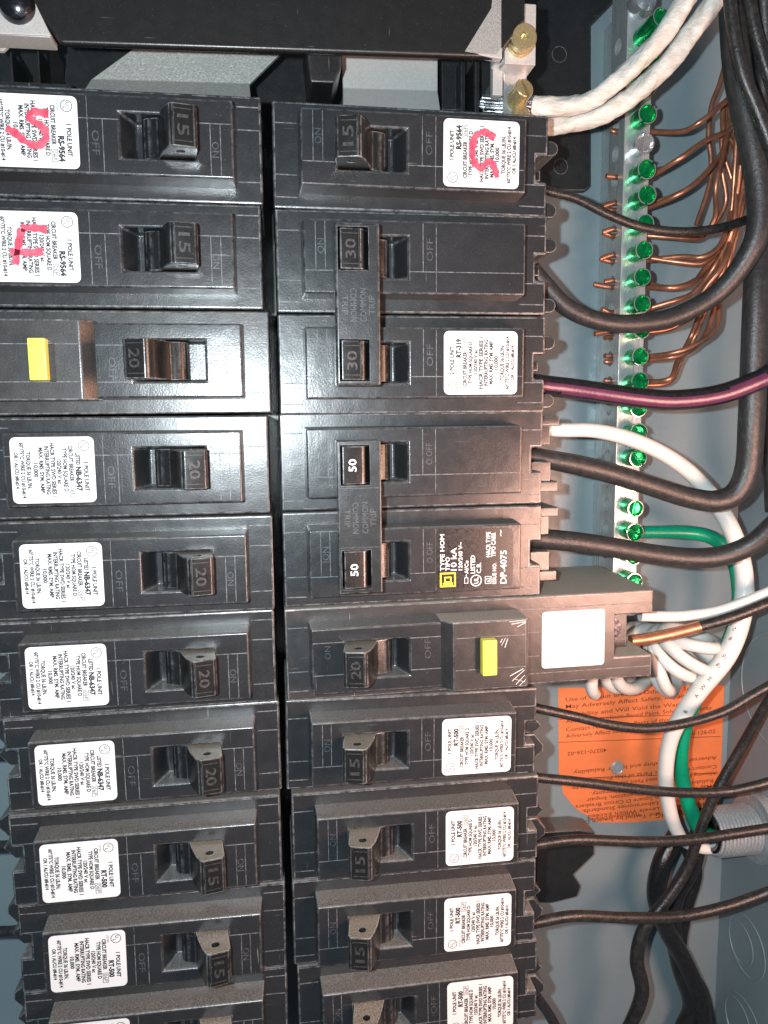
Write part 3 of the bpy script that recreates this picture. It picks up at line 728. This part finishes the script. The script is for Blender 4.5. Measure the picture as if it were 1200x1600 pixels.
# ------------------------------------------------------------------ ground bar
o0 = Vector((99.5, -115, ZB)); oo = (-o0.x, -o0.y, -o0.z)
gb = thing('ground_bar', 'long silver ground bar full of green screws down the right side', 'ground bar', tuple(o0))
SY0 = 1.2
BX0, BX1, BZ0, BZ1 = 94.9, 103.4, -55.5, -44.0
SY = [SY0 + 7.94 * k for k in range(-16, 7)]           # screw heights
g = G(); g.box(BX0, BX1, -131, 66, BZ0, BZ1); bar = g.build('bar', M['tin'], gb, bevel=.45, off=oo)
c = G()
for y in SY: c.lathe((90, y, -50.2), (1, 0, 0), [(0, 2.45), (20, 2.45)], 20)
cutr = c.build('cutter', M['dark'], None, smooth=0, off=oo)
cut(bar, cutr)
g = G(); g.box(98, 101, -128, 62, ZB + .2, BZ0 - .1); g.build('stand_off', M['tin'], gb, off=oo)
def green_screw(y, mat, h=6.3, r=2.75, tilt=(0, 0), lab=None, slot=True):
    c = Vector((BX0 + 4.5, y, BZ1)); ax = Vector((tilt[0], tilt[1], 1)).normalized()
    g = G(); g.lathe(c, ax, [(-4, r - .15), (h - .5, r - .15), (h - .3, r), (h - .02, r), (h, r - .10), (h, r - .32), (h - .5, r - .5), (h - 1.0, r - .9), (h - 1.2, .3), (h - 1.2, .02)], 22)
    s = g.build('screw', [mat, M['zinc']], gb, off=oo, smooth=40)
    for f in s.data.polygons:
        if 66 * 1 <= f.index < 88 + 22: f.material_index = 1
    if slot:
        u = ax.orthogonal().normalized(); w = ax.cross(u); a = random.uniform(0, 3.14); d1 = u * math.cos(a) + w * math.sin(a); d2 = ax.cross(d1)
        top = c + ax * (h + .1); cc = G()
        vs = [top + d1 * s1 * (r + .5) + d2 * s2 * .42 + ax * s3 for s3 in (-1.5, 1.) for s2 in (-1, 1) for s1 in (-1, 1)]
        cc.add(vs, [(0, 2, 3, 1), (4, 5, 7, 6), (0, 1, 5, 4), (2, 6, 7, 3), (0, 4, 6, 2), (1, 3, 7, 5)])
        cut(s, cc.build('cutter', M['dark'], None, smooth=0, off=oo))
    if lab: s['label'] = lab
random.seed(11)
for k, y in enumerate(SY):
    if y > 52: continue
    if abs(y - (SY0 + 7.94 * 2)) < .5: green_screw(y, M['zinc'], 4.6, 3.1, (0, 0), 'plain silver screw')
    elif y > 45: green_screw(y, M['green'], 11.5, 2.8, (.06, .05))
    else: green_screw(y, M['green'], random.uniform(5.6, 7.4), random.uniform(2.75, 3.0), (random.uniform(-.03, .03), random.uniform(-.03, .03)))
p = Vector((BX0 + 4.0, 58.0, BZ1)); g = G(); g.lathe(p, (.06, .05, 1), [(-1, 4.1), (1.6, 4.1), (3.4, 3.3), (4.2, 2.0), (4.4, .05)], 26)
s = g.build('screw', M['zinc'], gb, off=oo, smooth=40); s['label'] = 'large domed silver mounting screw'
cc = G(); cc.box(p.x - 4.5, p.x + 5, p.y - .5, p.y + .5, BZ1 + 3.0, BZ1 + 7); cut(s, cc.build('cutter', M['dark'], None, smooth=0, off=oo))

# ------------------------------------------------------------------ bare copper wires
ORD = ['first', 'second', 'third', 'fourth', 'fifth', 'sixth', 'seventh', 'eighth', 'ninth', 'tenth', 'eleventh', 'twelfth', 'thirteenth', 'fourteenth', 'fifteenth', 'sixteenth', 'seventeenth', 'eighteenth', 'nineteenth', 'twentieth']
CW = [  # (stub end px, bar y px, then the run to the right in photo pixels), z near the bar and at the bundle
 ((958, 203), [(1022, 206), (1060, 204), (1095, 190), (1125, 165), (1148, 140), (1160, 90), (1165, 20)], -40),
 ((947, 275), [(1022, 277), (1060, 252), (1105, 222), (1145, 196), (1162, 150), (1170, 60)], -42),
 ((942, 312), [(1020, 317), (1060, 304), (1100, 272), (1135, 225), (1155, 185), (1165, 120)], -43),
 ((944, 324), [(1018, 322), (1065, 300), (1112, 262), (1140, 225), (1152, 160), (1160, 90)], -46),
 ((942, 353), [(1018, 366), (1060, 372), (1090, 370), (1118, 340), (1122, 290), (1128, 235), (1138, 180), (1140, 120)], -44),
 ((943, 365), [(1018, 368), (1075, 374), (1100, 366), (1130, 320), (1130, 260), (1140, 190)], -47),
 ((938, 404), [(1014, 400), (1060, 402), (1100, 402), (1122, 380), (1140, 340), (1152, 290), (1160, 230)], -43),
 ((942, 408), [(1014, 408), (1060, 411), (1098, 410), (1124, 388), (1142, 352), (1158, 300), (1166, 240)], -46),
 ((929, 437), [(1014, 448), (1050, 450), (1080, 444), (1100, 425), (1125, 385), (1138, 335), (1148, 270), (1152, 200)], -43),
 ((945, 440), [(1012, 445), (1045, 448), (1078, 440), (1112, 412), (1136, 370), (1154, 320), (1168, 260)], -47),
 ((940, 474), [(1010, 478), (1050, 470), (1085, 456), (1112, 420), (1140, 360), (1150, 300), (1146, 230), (1134, 205), (1128, 160)], -44),
 ((928, 526), [(1010, 524), (1050, 512), (1075, 492), (1105, 450), (1128, 410), (1143, 360), (1146, 320), (1164, 270)], -43),
 ((944, 528), [(1010, 528), (1060, 508), (1092, 480), (1118, 430), (1134, 372), (1147, 330), (1157, 260)], -47),
 ((944, 556), [(1012, 562), (1050, 552), (1090, 538), (1115, 510), (1125, 470), (1134, 420), (1150, 330), (1154, 260)], -42),
 ((946, 565), [(1012, 566), (1052, 560), (1085, 545), (1108, 515), (1120, 470), (1142, 400), (1160, 320), (1166, 250)], -46),
 ((944, 594), [(1010, 598), (1042, 592), (1060, 565), (1075, 530), (1092, 490), (1120, 440), (1140, 380), (1158, 300)], -44),
 ((946, 601), [(1010, 601), (1046, 596), (1066, 562), (1082, 528), (1100, 485), (1128, 435), (1150, 370), (1168, 300)], -47)]
for k, (st, run, zz) in enumerate(CW):
    bz = -50.2 + (.6 if k % 2 else -.6)
    nearest = min((y for y in SY), key=lambda q: abs(q - at(970, (st[1] + run[0][1]) / 2, bz).y))
    y0 = at(st[0], st[1], bz); hy = nearest + (.9 if k % 2 else -.9)
    pts = [(y0.x, hy + max(-.9, min(.9, y0.y - hy)), bz + random.uniform(-.6, .6)), (BX0 - .5, nearest + (.9 if k % 2 else -.9), bz), (BX0 + 4, nearest + (.8 if k % 2 else -.8), bz), (BX1 + 1.0, nearest + (.5 if k % 2 else -.5), bz)]
    n = len(run)
    for j, (px, py) in enumerate(run[1:]): pts.append(at3(px + random.uniform(-4, 4), py + random.uniform(-3, 3), zz + random.uniform(-1.5, 1.5) + 6 * math.sin(j * 1.1 + k) * .6 + 3 * j / n))
    g = G(); g.tube(pts, .82, 10, 1.0)
    tag(g.build('copper_wire', M['copper'], smooth=50), 'bare copper ground wire, %s from the top to enter the ground bar' % ORD[k], 'copper wire', 'bare copper wires on the ground bar')
# extra wires crossing in the bundle, going up behind the black cables
for k, run in enumerate(([(1138, 80), (1125, 130), (1112, 165), (1107, 210), (1111, 250), (1108, 290), (1088, 352)], [(1150, 120), (1132, 190), (1128, 230), (1140, 270), (1148, 300), (1146, 340), (1140, 400), (1132, 440)])):
    g = G(); g.tube([at3(px, py, -50 + 3 * k) for px, py in run], .82, 10, 1.0)
    tag(g.build('copper_wire', M['copper'], smooth=50), ('bare copper wire looping nearest the grey back in the loose bundle', 'bare copper wire with an S bend in the middle of the bundle')[k], 'copper wire', 'bare copper wires on the ground bar')

# ------------------------------------------------------------------ insulated wires
def cable(label, mat, rpx, pts, group=None, n=16, name='wire', cat='wire', mod=None, step=1.2):
    P = [at(*p) for p in pts]; R = []
    for k, p in enumerate(P): R.append((rpx[k] if isinstance(rpx, list) else rpx) * depth(p) / FOC)
    g = G(); g.tube(P, R, n, step, mod); return tag(g.build(name, mat, smooth=60), label, cat, group)
BW = 'black wires leaving the right breakers'
cable('thin black wire from the topmost right breaker, arching over the green screws', M['black_ins'], 7, [(835, 292, -20), (862, 300, -20), (900, 310, -20), (950, 335, -20), (1000, 354, -21), (1060, 362, -22), (1120, 357, -24), (1180, 338, -28), (1230, 310, -30)], BW)
cable('heavy black cable sweeping from the tied 30 breaker up the right edge', M['black_matte'], [14, 14, 14, 14, 14.5, 15, 15, 16, 18, 20, 21, 21, 20], [(830, 420, -20), (852, 446, -20), (885, 480, -20), (930, 500, -20), (985, 506, -20), (1050, 496, -20), (1110, 466, -18), (1150, 427, -15), (1182, 370, -12), (1187, 300, -12), (1172, 210, -13), (1152, 110, -15), (1142, -20, -20)], BW, 20)
pc = cable('black cable with a purple stripe along its side under the 30 breaker', [M['black_gloss'], M['purple']], 16, [(825, 598, -20), (850, 602, -20), (900, 608, -20), (1000, 622, -18), (1060, 625, -17), (1130, 615, -15), (1200, 588, -12), (1240, 570, -12)], BW, 24)
# the stripe: faces of the tube that look down and outwards
me = pc.data
for f in me.polygons:
    nrm = f.normal                                   # world: z up, -y to the viewer
    if nrm.z < .36 and nrm.z > -.6 and nrm.y < 0: f.material_index = 1
WP = [(850, 670, -24, 11), (880, 672, -24, 11), (930, 673, -25, 11.5), (985, 686, -26, 12), (1040, 711, -28, 12), (1085, 745, -30, 12.5), (1122, 790, -32, 13), (1150, 845, -32, 13.5), (1163, 905, -31, 14), (1158, 965, -30, 15), (1135, 1025, -30, 15), (1088, 1085, -33, 14), (1051, 1145, -37, 12.5), (1040, 1205, -40, 12), (1046, 1265, -43, 11.5), (1064, 1308, -44, 10), (1092, 1324, -44, 9), (1130, 1325, -44, 9)]
ww = cable('thick white wire from the upper pole of the 50 breaker bending down to the conduit', M['white_ins'], [p[3] for p in WP], [p[:3] for p in WP], 'white wires at the right', 18)
CP5 = [(825, 712, -20, 15), (845, 716, -20, 15), (900, 726, -20, 16), (960, 741, -20, 16), (1020, 760, -20, 16), (1075, 777, -20, 16.5), (1118, 783, -19, 17), (1150, 770, -18, 18), (1168, 732, -17, 19), (1174, 660, -16, 20), (1178, 560, -16, 20), (1183, 440, -17, 20), (1190, 330, -22, 20), (1196, 200, -26, 20), (1190, -20, -30, 20)]
cable('heavy black cable from the upper pole of the 50 breaker turning up at the right', M['black_matte'], [p[3] for p in CP5], [p[:3] for p in CP5], BW, 20)
cable('heavy black cable from the lower pole of the 50 breaker running to the right edge', M['black_matte'], 16, [(825, 838, -20), (850, 842, -20), (900, 847, -20), (960, 856, -20), (1020, 866, -20), (1080, 872, -19), (1130, 868, -17), (1175, 850, -14), (1215, 815, -10)], BW, 20)
GP = [(985, 832, -48, 10), (1030, 831, -47, 10), (1075, 832, -46, 11), (1112, 840, -45, 11), (1140, 865, -44, 11), (1152, 905, -44, 10), (1150, 960, -45, 9), (1125, 1030, -46, 10), (1085, 1100, -47, 10), (1067, 1150, -48, 11), (1064, 1205, -48, 12), (1078, 1262, -47, 12), (1096, 1298, -46, 11), (1135, 1312, -44, 10)]
cable('thick green wire from the ground bar bending down to the conduit', M['green_ins'], [p[3] for p in GP], [p[:3] for p in GP], None, 16)
cable('white wire leaving the end of the long right breaker towards the right edge', M['white_ins'], 8.5, [(1000, 962, -26), (1030, 963, -26), (1070, 962, -25), (1120, 955, -23), (1170, 938, -21), (1230, 912, -20)], 'white wires at the right')
bw = cable('black wire leaving the end of the long breaker, painted copper sheen on its start', [M['black_ins'], M['copper']], 9, [(985, 1001, -24), (1010, 998, -24), (1050, 990, -23), (1100, 977, -21), (1150, 962, -19), (1230, 930, -17)], BW)
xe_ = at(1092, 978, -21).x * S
for f in bw.data.polygons:  # copper stretch paints the warm light caught by the black insulation
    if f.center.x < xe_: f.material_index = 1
cable('thin black wire crossing the top of the orange sticker', M['black_ins'], 7.5, [(820, 1102, -20), (845, 1108, -20), (900, 1120, -20), (955, 1133, -21), (1010, 1138, -22), (1070, 1130, -23), (1130, 1112, -23), (1180, 1084, -22), (1240, 1050, -20)], BW)
cable('thin black wire crossing the lower half of the orange sticker', M['black_ins'], 7.5, [(825, 1213, -20), (850, 1216, -20), (900, 1221, -20), (980, 1231, -22), (1060, 1238, -24), (1130, 1237, -24), (1180, 1228, -22), (1240, 1210, -20)], BW)
cable('thin black wire running straight over the mouth of the conduit', M['black_ins'], 8, [(825, 1322, -20), (850, 1318, -20), (900, 1312, -20), (1000, 1315, -22), (1080, 1312, -24), (1150, 1302, -24), (1240, 1288, -22)], BW)
cable('lowest thin black wire rising gently to the right edge', M['black_ins'], 8.5, [(828, 1444, -20), (850, 1439, -20), (900, 1431, -20), (980, 1434, -22), (1060, 1432, -24), (1130, 1418, -24), (1180, 1402, -23), (1240, 1380, -20)], BW)
cable('black wire running diagonally down past the conduit into the lower tangle', M['black_ins'], [7, 7, 8, 8, 8, 8, 9, 10, 11, 11, 10, 10], [(1240, 1040, -26), (1200, 1095, -30), (1160, 1165, -36), (1115, 1245, -38), (1090, 1310, -38), (1072, 1360, -38), (1040, 1408, -38), (1006, 1452, -38), (995, 1500, -38), (1003, 1550, -38), (985, 1600, -40), (960, 1640, -44)], 'loose black wires at the lower right')
LW = 'loose black wires at the lower right'
cable('glossy fat black wire, left strand of the lower bundle', M['black_gloss'], [14, 15, 15, 14, 14, 15, 15, 15], [(1060, 1300, -52), (1034, 1350, -50), (1026, 1400, -50), (1040, 1448, -51), (1068, 1500, -54), (1092, 1560, -56), (1098, 1610, -58), (1100, 1650, -60)], LW)
cable('glossy fat black wire, right strand of the lower bundle', M['black_gloss'], [13, 14, 14, 13, 13, 13, 13, 13], [(1092, 1300, -55), (1082, 1350, -53), (1056, 1400, -55), (1052, 1450, -56), (1062, 1510, -57), (1080, 1570, -58), (1066, 1610, -59), (1050, 1650, -60)], LW)
cable('black wire hidden deepest in the lower bundle', M['black_gloss'], 12, [(1070, 1310, -60), (1085, 1360, -60), (1070, 1420, -60), (1062, 1490, -60), (1095, 1550, -61), (1110, 1620, -62)], LW)
cable('short black wire end under the bottom right breaker', M['black_ins'], 8, [(825, 1540, -22), (842, 1562, -24), (862, 1592, -28), (880, 1630, -32)], LW)
cable('purple wire curving in at the right edge beside the black cable', M['purple'], 10, [(1180, 560, -40), (1188, 640, -40), (1194, 700, -38), (1206, 760, -36), (1212, 800, -36), (1200, 830, -38)], None)
UW = 'black wires bundled at the upper right edge'
cable('black wire crossing in front of the upper right bundle, speckled highlight', M['black_ins'], [10, 10, 11, 11, 11, 11], [(1138, -20, -8), (1146, 50, -8), (1160, 115, -8), (1180, 165, -8), (1205, 230, -8), (1230, 300, -8)], UW)
cable('black wire at the top right, second from the corner', M['black_ins'], 10, [(1168, -20, -14), (1178, 40, -14), (1192, 90, -14), (1215, 160, -14)], UW)
cable('black wire filling the top right corner', M['black_matte'], 12, [(1192, -20, -20), (1196, 60, -22), (1192, 140, -24), (1200, 220, -24), (1216, 300, -22)], UW)
cable('black wire deep behind the upper right bundle', M['black_matte'], 15, [(1164, -20, -34), (1170, 80, -34), (1180, 170, -34), (1190, 260, -34), (1206, 340, -34)], UW)
cable('black wire hugging the side wall behind the tall cable', M['black_matte'], 14, [(1205, 260, -30), (1206, 400, -32), (1207, 560, -32), (1206, 700, -32), (1210, 800, -30)], UW)

for k, (y, s_) in enumerate(((-153.5, 3.0), (-180.0, 2.0), (-205.5, 2.5))):
    g = G(); g.tube([(-80, y, -20), (-90, y - .5, -20), (-104, y - 2, -22), (-125, y - 5 * s_, -26), (-150, y - 14 * s_, -30)], 1.45, 14)
    tag(g.build('wire', M['black_ins'], smooth=60), 'black wire end leaving the left column at the edge, %s of three going down' % ('first', 'second', 'third')[k], 'wire', 'wires leaving the left breakers')
# white taped feeders, twisted
TW = 'taped white feeder cables at the top'
def lob(a, t):
    q = (a / (2 * math.pi) + t * .085) % 1.0; q2 = (2 * a / (2 * math.pi) - t * .03) % 1.0
    return .97 + .10 * q + .05 * q2 + .085 * math.cos(3 * a + t * .3) + .02 * math.sin(t * 1.7 + a)
cable('upper of the two white taped feeder cables entering the lug', M['tape'], [13, 14, 13.5, 13, 13.5, 14.5, 15.5], [(832, 166, -26), (850, 167, -25), (890, 166, -24), (935, 149, -22), (990, 104, -19), (1045, 42, -16), (1090, -30, -13)], TW, 40, 'feeder_cable', 'cable', lob, .5)
cable('lower of the two white taped feeder cables, nearer the breaker', M['tape'], [12, 13.5, 13.5, 14, 14.5, 15, 15.5], [(846, 200, -31), (872, 196, -30), (925, 184, -28), (975, 160, -25), (1030, 112, -21), (1082, 50, -18), (1130, -20, -15)], TW, 40, 'feeder_cable', 'cable', lob, .5)
g = G()
random.seed(5)
for k in range(9):
    a = k * 2 * math.pi / 8; rr = 0 if k == 8 else 1.75
    c0, c1 = at(752, 163, -28), at(850, 165, -26); d0 = Vector((0, math.cos(a), math.sin(a))) * rr; d1 = Vector((0, math.cos(a + .7), math.sin(a + .7))) * rr
    g.tube([tuple(c0 + d0 + Vector((random.uniform(-.5, .5), 0, 0))), tuple((c0 + c1) / 2 + (d0 + d1) / 2), tuple(c1 + d1)], .82, 8, 1.5)
tag(g.build('cable_strands', M['strand'], smooth=50), 'bare silver strands of the feeder poking through the lug', 'wire strands')

# curled white pigtail
P = []; R = []
N = 210; loops = 7.4
cpath = [Vector(p) for p in ((940, 1034, -54), (985, 1032, -54), (1028, 1034, -50), (1054, 1024, -44), (1070, 1010, -40), (1086, 1002, -38))]
def cp(t):
    s = t * (len(cpath) - 1); i = min(int(s), len(cpath) - 2); return cpath[i].lerp(cpath[i + 1], s - i)
random.seed(14)
JL = [(random.uniform(.72, 1.18), random.uniform(-.38, .38), random.uniform(-11, 11), random.uniform(-9, 9), random.uniform(.7, 1.5)) for k in range(11)]
def jit(q, j):
    k = int(q); f = q - k; f = f * f * (3 - 2 * f); return JL[k][j] * (1 - f) + JL[k + 1][j] * f
for i in range(N + 1):
    t = i / N; c = cp(t); q_ = loops * t; c = c + Vector((jit(q_, 2), jit(q_, 3), 0)); ph = 2 * math.pi * loops * t
    tilt = math.radians(100 - 95 * t * t) + jit(q_, 1)                 # long axis of the loop swings from upright to level
    rl = (58 - 10 * t) * jit(q_, 0); rs = (20 + 6 * math.sin(5 * t)) * jit(q_, 4)
    u = rl * math.cos(ph); v = rs * math.sin(ph)
    P.append(at(c.x + u * math.cos(tilt) - v * math.sin(tilt), c.y + u * math.sin(tilt) + v * math.cos(tilt), c.z + 8.5 * math.sin(ph + .5)))
g = G(); g.tube(P, [9.8 * depth(p) / FOC for p in P], 12, 1.3)
tag(g.build('pigtail_wire', M['white_ins'], smooth=60), 'coiled white pigtail wire bunched under the end of the long breaker', 'wire', 'white wires at the right')

# printing on the thick white wire
def print_on(pts, txt, hpx, mat, parent, zup):
    g = G()
    for s, (px, py, z, rot) in zip(txt, pts):
        p = at(px, py, z); g.text(s, p.x, p.y, hpx * depth(p) / FOC, p.z, rot=rot)
    return g
ZP = -26.6
g = print_on([(1152, 968, ZP, 118), (1147, 983, ZP, 118), (1141, 998, ZP, 118), (1132, 1026, ZP, 122), (1122, 1040, ZP, 124), (1109, 1061, ZP, 50), (1098, 1074, ZP, 50), (1088, 1087, ZP, 50), (1070, 1112, ZP - 1, 60)], ['E', '2', '8', '10', '18', 'M', 'W', 'A', '8'], 7, None, None, 0)
pr = g.build('wire_print', M['letter'], None, smooth=0); pr.parent = ww; pr.matrix_parent_inverse = ww.matrix_world.inverted()

# ------------------------------------------------------------------ orange sticker on the back sheet
zs = ZB + .12
P = [at(872, 1075, zs), at(1142, 1070, zs), at(1124, 1272, zs), at(1060, 1279, zs), at(990, 1285, zs), at(935, 1285, zs), at(900, 1264, zs), at(880, 1240, zs), at(873, 1205, zs)]
P[1].x = min(P[1].x, 151.5)
g = G(); g.prism([(p.x, p.y) for p in P][::-1], 'z', ZB + .02, zs)
st = tag(g.build('warning_sticker', M['orange'], smooth=0), 'orange warning sticker printed both ways up, torn at its lower left corner', 'sticker')
t = G(); zt = zs + .05
def sl(s, px, py, hpx, wpx, ro):
    p = at(px, py, zt); k = depth(p) / FOC
    t.text(s, p.x, p.y, hpx * k * HS, zt, width=wpx * k, rot=ro + 1.6, bold=.004, align='L')
x0 = 884; HS = .84
for s, y, w_ in (('Use of Circuit Breakers Other Than Square D', 1093, 245), ('May Adversely Affect Safety, Impair', 1104, 200), ('Reliability and Will Void the Warranty.', 1117, 220),
                 ('Allowing Petroleum-Based Paint, Solvents or Spray', 1127, 245), ('Contact Non-Metallic Parts of this Product May', 1140, 240), ('Adversely Affect Safety and Impair Reliability.', 1150, 200)): sl(s, x0, y, 8, w_, 0)
sl('40270-126-02', 1060, 1148, 8, 62, 0)
x1 = 1120
for s, y, xr, w_ in (('40270-126-02', 1172, 948, 64), ('Adversely Affect Safety and Impair Reliability.', 1184, x1, 236), ('Contact the Metallic Parts of this Product May', 1198, x1, 236), ('Allowing Petroleum-Based Paint Solvents or Spray to', 1208, x1, 236),
                     ('Reliability and Will Void the Warranty.', 1220, x1 - 6, 200), ('May Adversely Affect Operation, Impair', 1229, x1 - 8, 205), ('Use of Other Than Square D Circuit Breakers', 1238, x1 - 12, 218), ('Underwriters Laboratories Standards.', 1247, x1 - 20, 200), ('Performance Levels Which Exceed', 1256, x1 - 20, 190),
                     ('Manufactured and Tested by Square D', 1264, x1 - 20, 196), ('This Equipment Designed', 1272, 1000, 84), ('WARNING', 1268, 1085, 64)):
    sl(s, xr, y, 7.5 if s != 'WARNING' else 10, w_, 180)
for y in (1122, 1158, 1215):
    a, b = at(873, y + 2, zt), at(1136, y - 8, zt); t.strip(a.x, a.y, min(b.x, 151), b.y, zt - .02, .22, .02)
t.build('print', M['bink'], st, smooth=0)
p = at(964, 1199, ZB); g = G(); g.lathe((p.x, p.y, ZB), (0, 0, 1), [(0, 2.6), (.5, 2.6), (.9, 2.2), (.6, 1.9), (.6, .05)], 22)
tag(g.build('rivet', M['conduit'], smooth=40), 'small grey rivet head showing through the orange sticker', 'rivet')

# ------------------------------------------------------------------ conduit fitting through the side wall
cz = -44; c = at(1110, 1300, cz)
prof = [(0, 5.2), (0, 7.6)]
for k in range(11): prof += [(.5 + k * 1.35, 7.75), (.8 + k * 1.35, 8.6), (1.1 + k * 1.35, 8.6), (1.45 + k * 1.35, 7.75)]
prof += [(15.2, 8.0), (15.2, 11.5), (17.5, 11.5), (17.5, 8.0), (60, 8.0)]
o0 = c; oo = (-c.x, -c.y, -c.z)
cf = thing('conduit_fitting', 'threaded silver conduit fitting with a black mouth at the right edge', 'conduit fitting', tuple(c))
xend = 153.9 - c.x
prof = [(h, r) for h, r in prof if h < xend - 4] + [(xend - 4, 8.0), (xend - 4, 12), (xend, 12)]
g = G(); g.lathe(c, (1, 0, 0), prof, 40, caps=False); g.build('threaded_sleeve', M['conduit'], cf, off=oo, smooth=25)
g = G(); g.lathe(c, (1, 0, 0), [(-.6, 5.0), (-.8, 6.2), (-.2, 7.0), (.4, 6.4), (.4, 5.0), (6, 4.8), (6, .05)], 32, caps=False); g.build('bushing', M['bsteel'], cf, off=oo)

# black bracket at lower centre
zb = -58
g = G()
P = [at(838, 1300, zb), at(905, 1296, zb), at(929, 1300, zb), at(929, 1336, zb), at(896, 1368, zb), at(908, 1386, zb), at(902, 1402, zb), at(862, 1412, zb), at(838, 1412, zb)]
g.prism([(p.x, p.y) for p in P][::-1], 'z', ZB, zb)
o = g.build('support_foot', M['base'], bevel=.8, seg=3); tag(o, 'dusty black plastic foot sticking out beside the lower right breakers', 'plastic foot')

# knockout outlines pressed into the side wall
g = G()
for py, rr in ((1400, 11), (1405, 7.5), (1520, 11.5), (1520, 8), (1010, 20)):
    base = at(1128, py, ZB); zc = ZB + 5 + rr + 2
    pts = [(153.95, base.y - 8 + rr * math.cos(a), zc + rr * math.sin(a)) for a in (math.radians(d) for d in range(0, 361, 15))]
    g.tube(pts, .22, 6, 1.)
g.build('knockout', M['wallpaint'], wall)
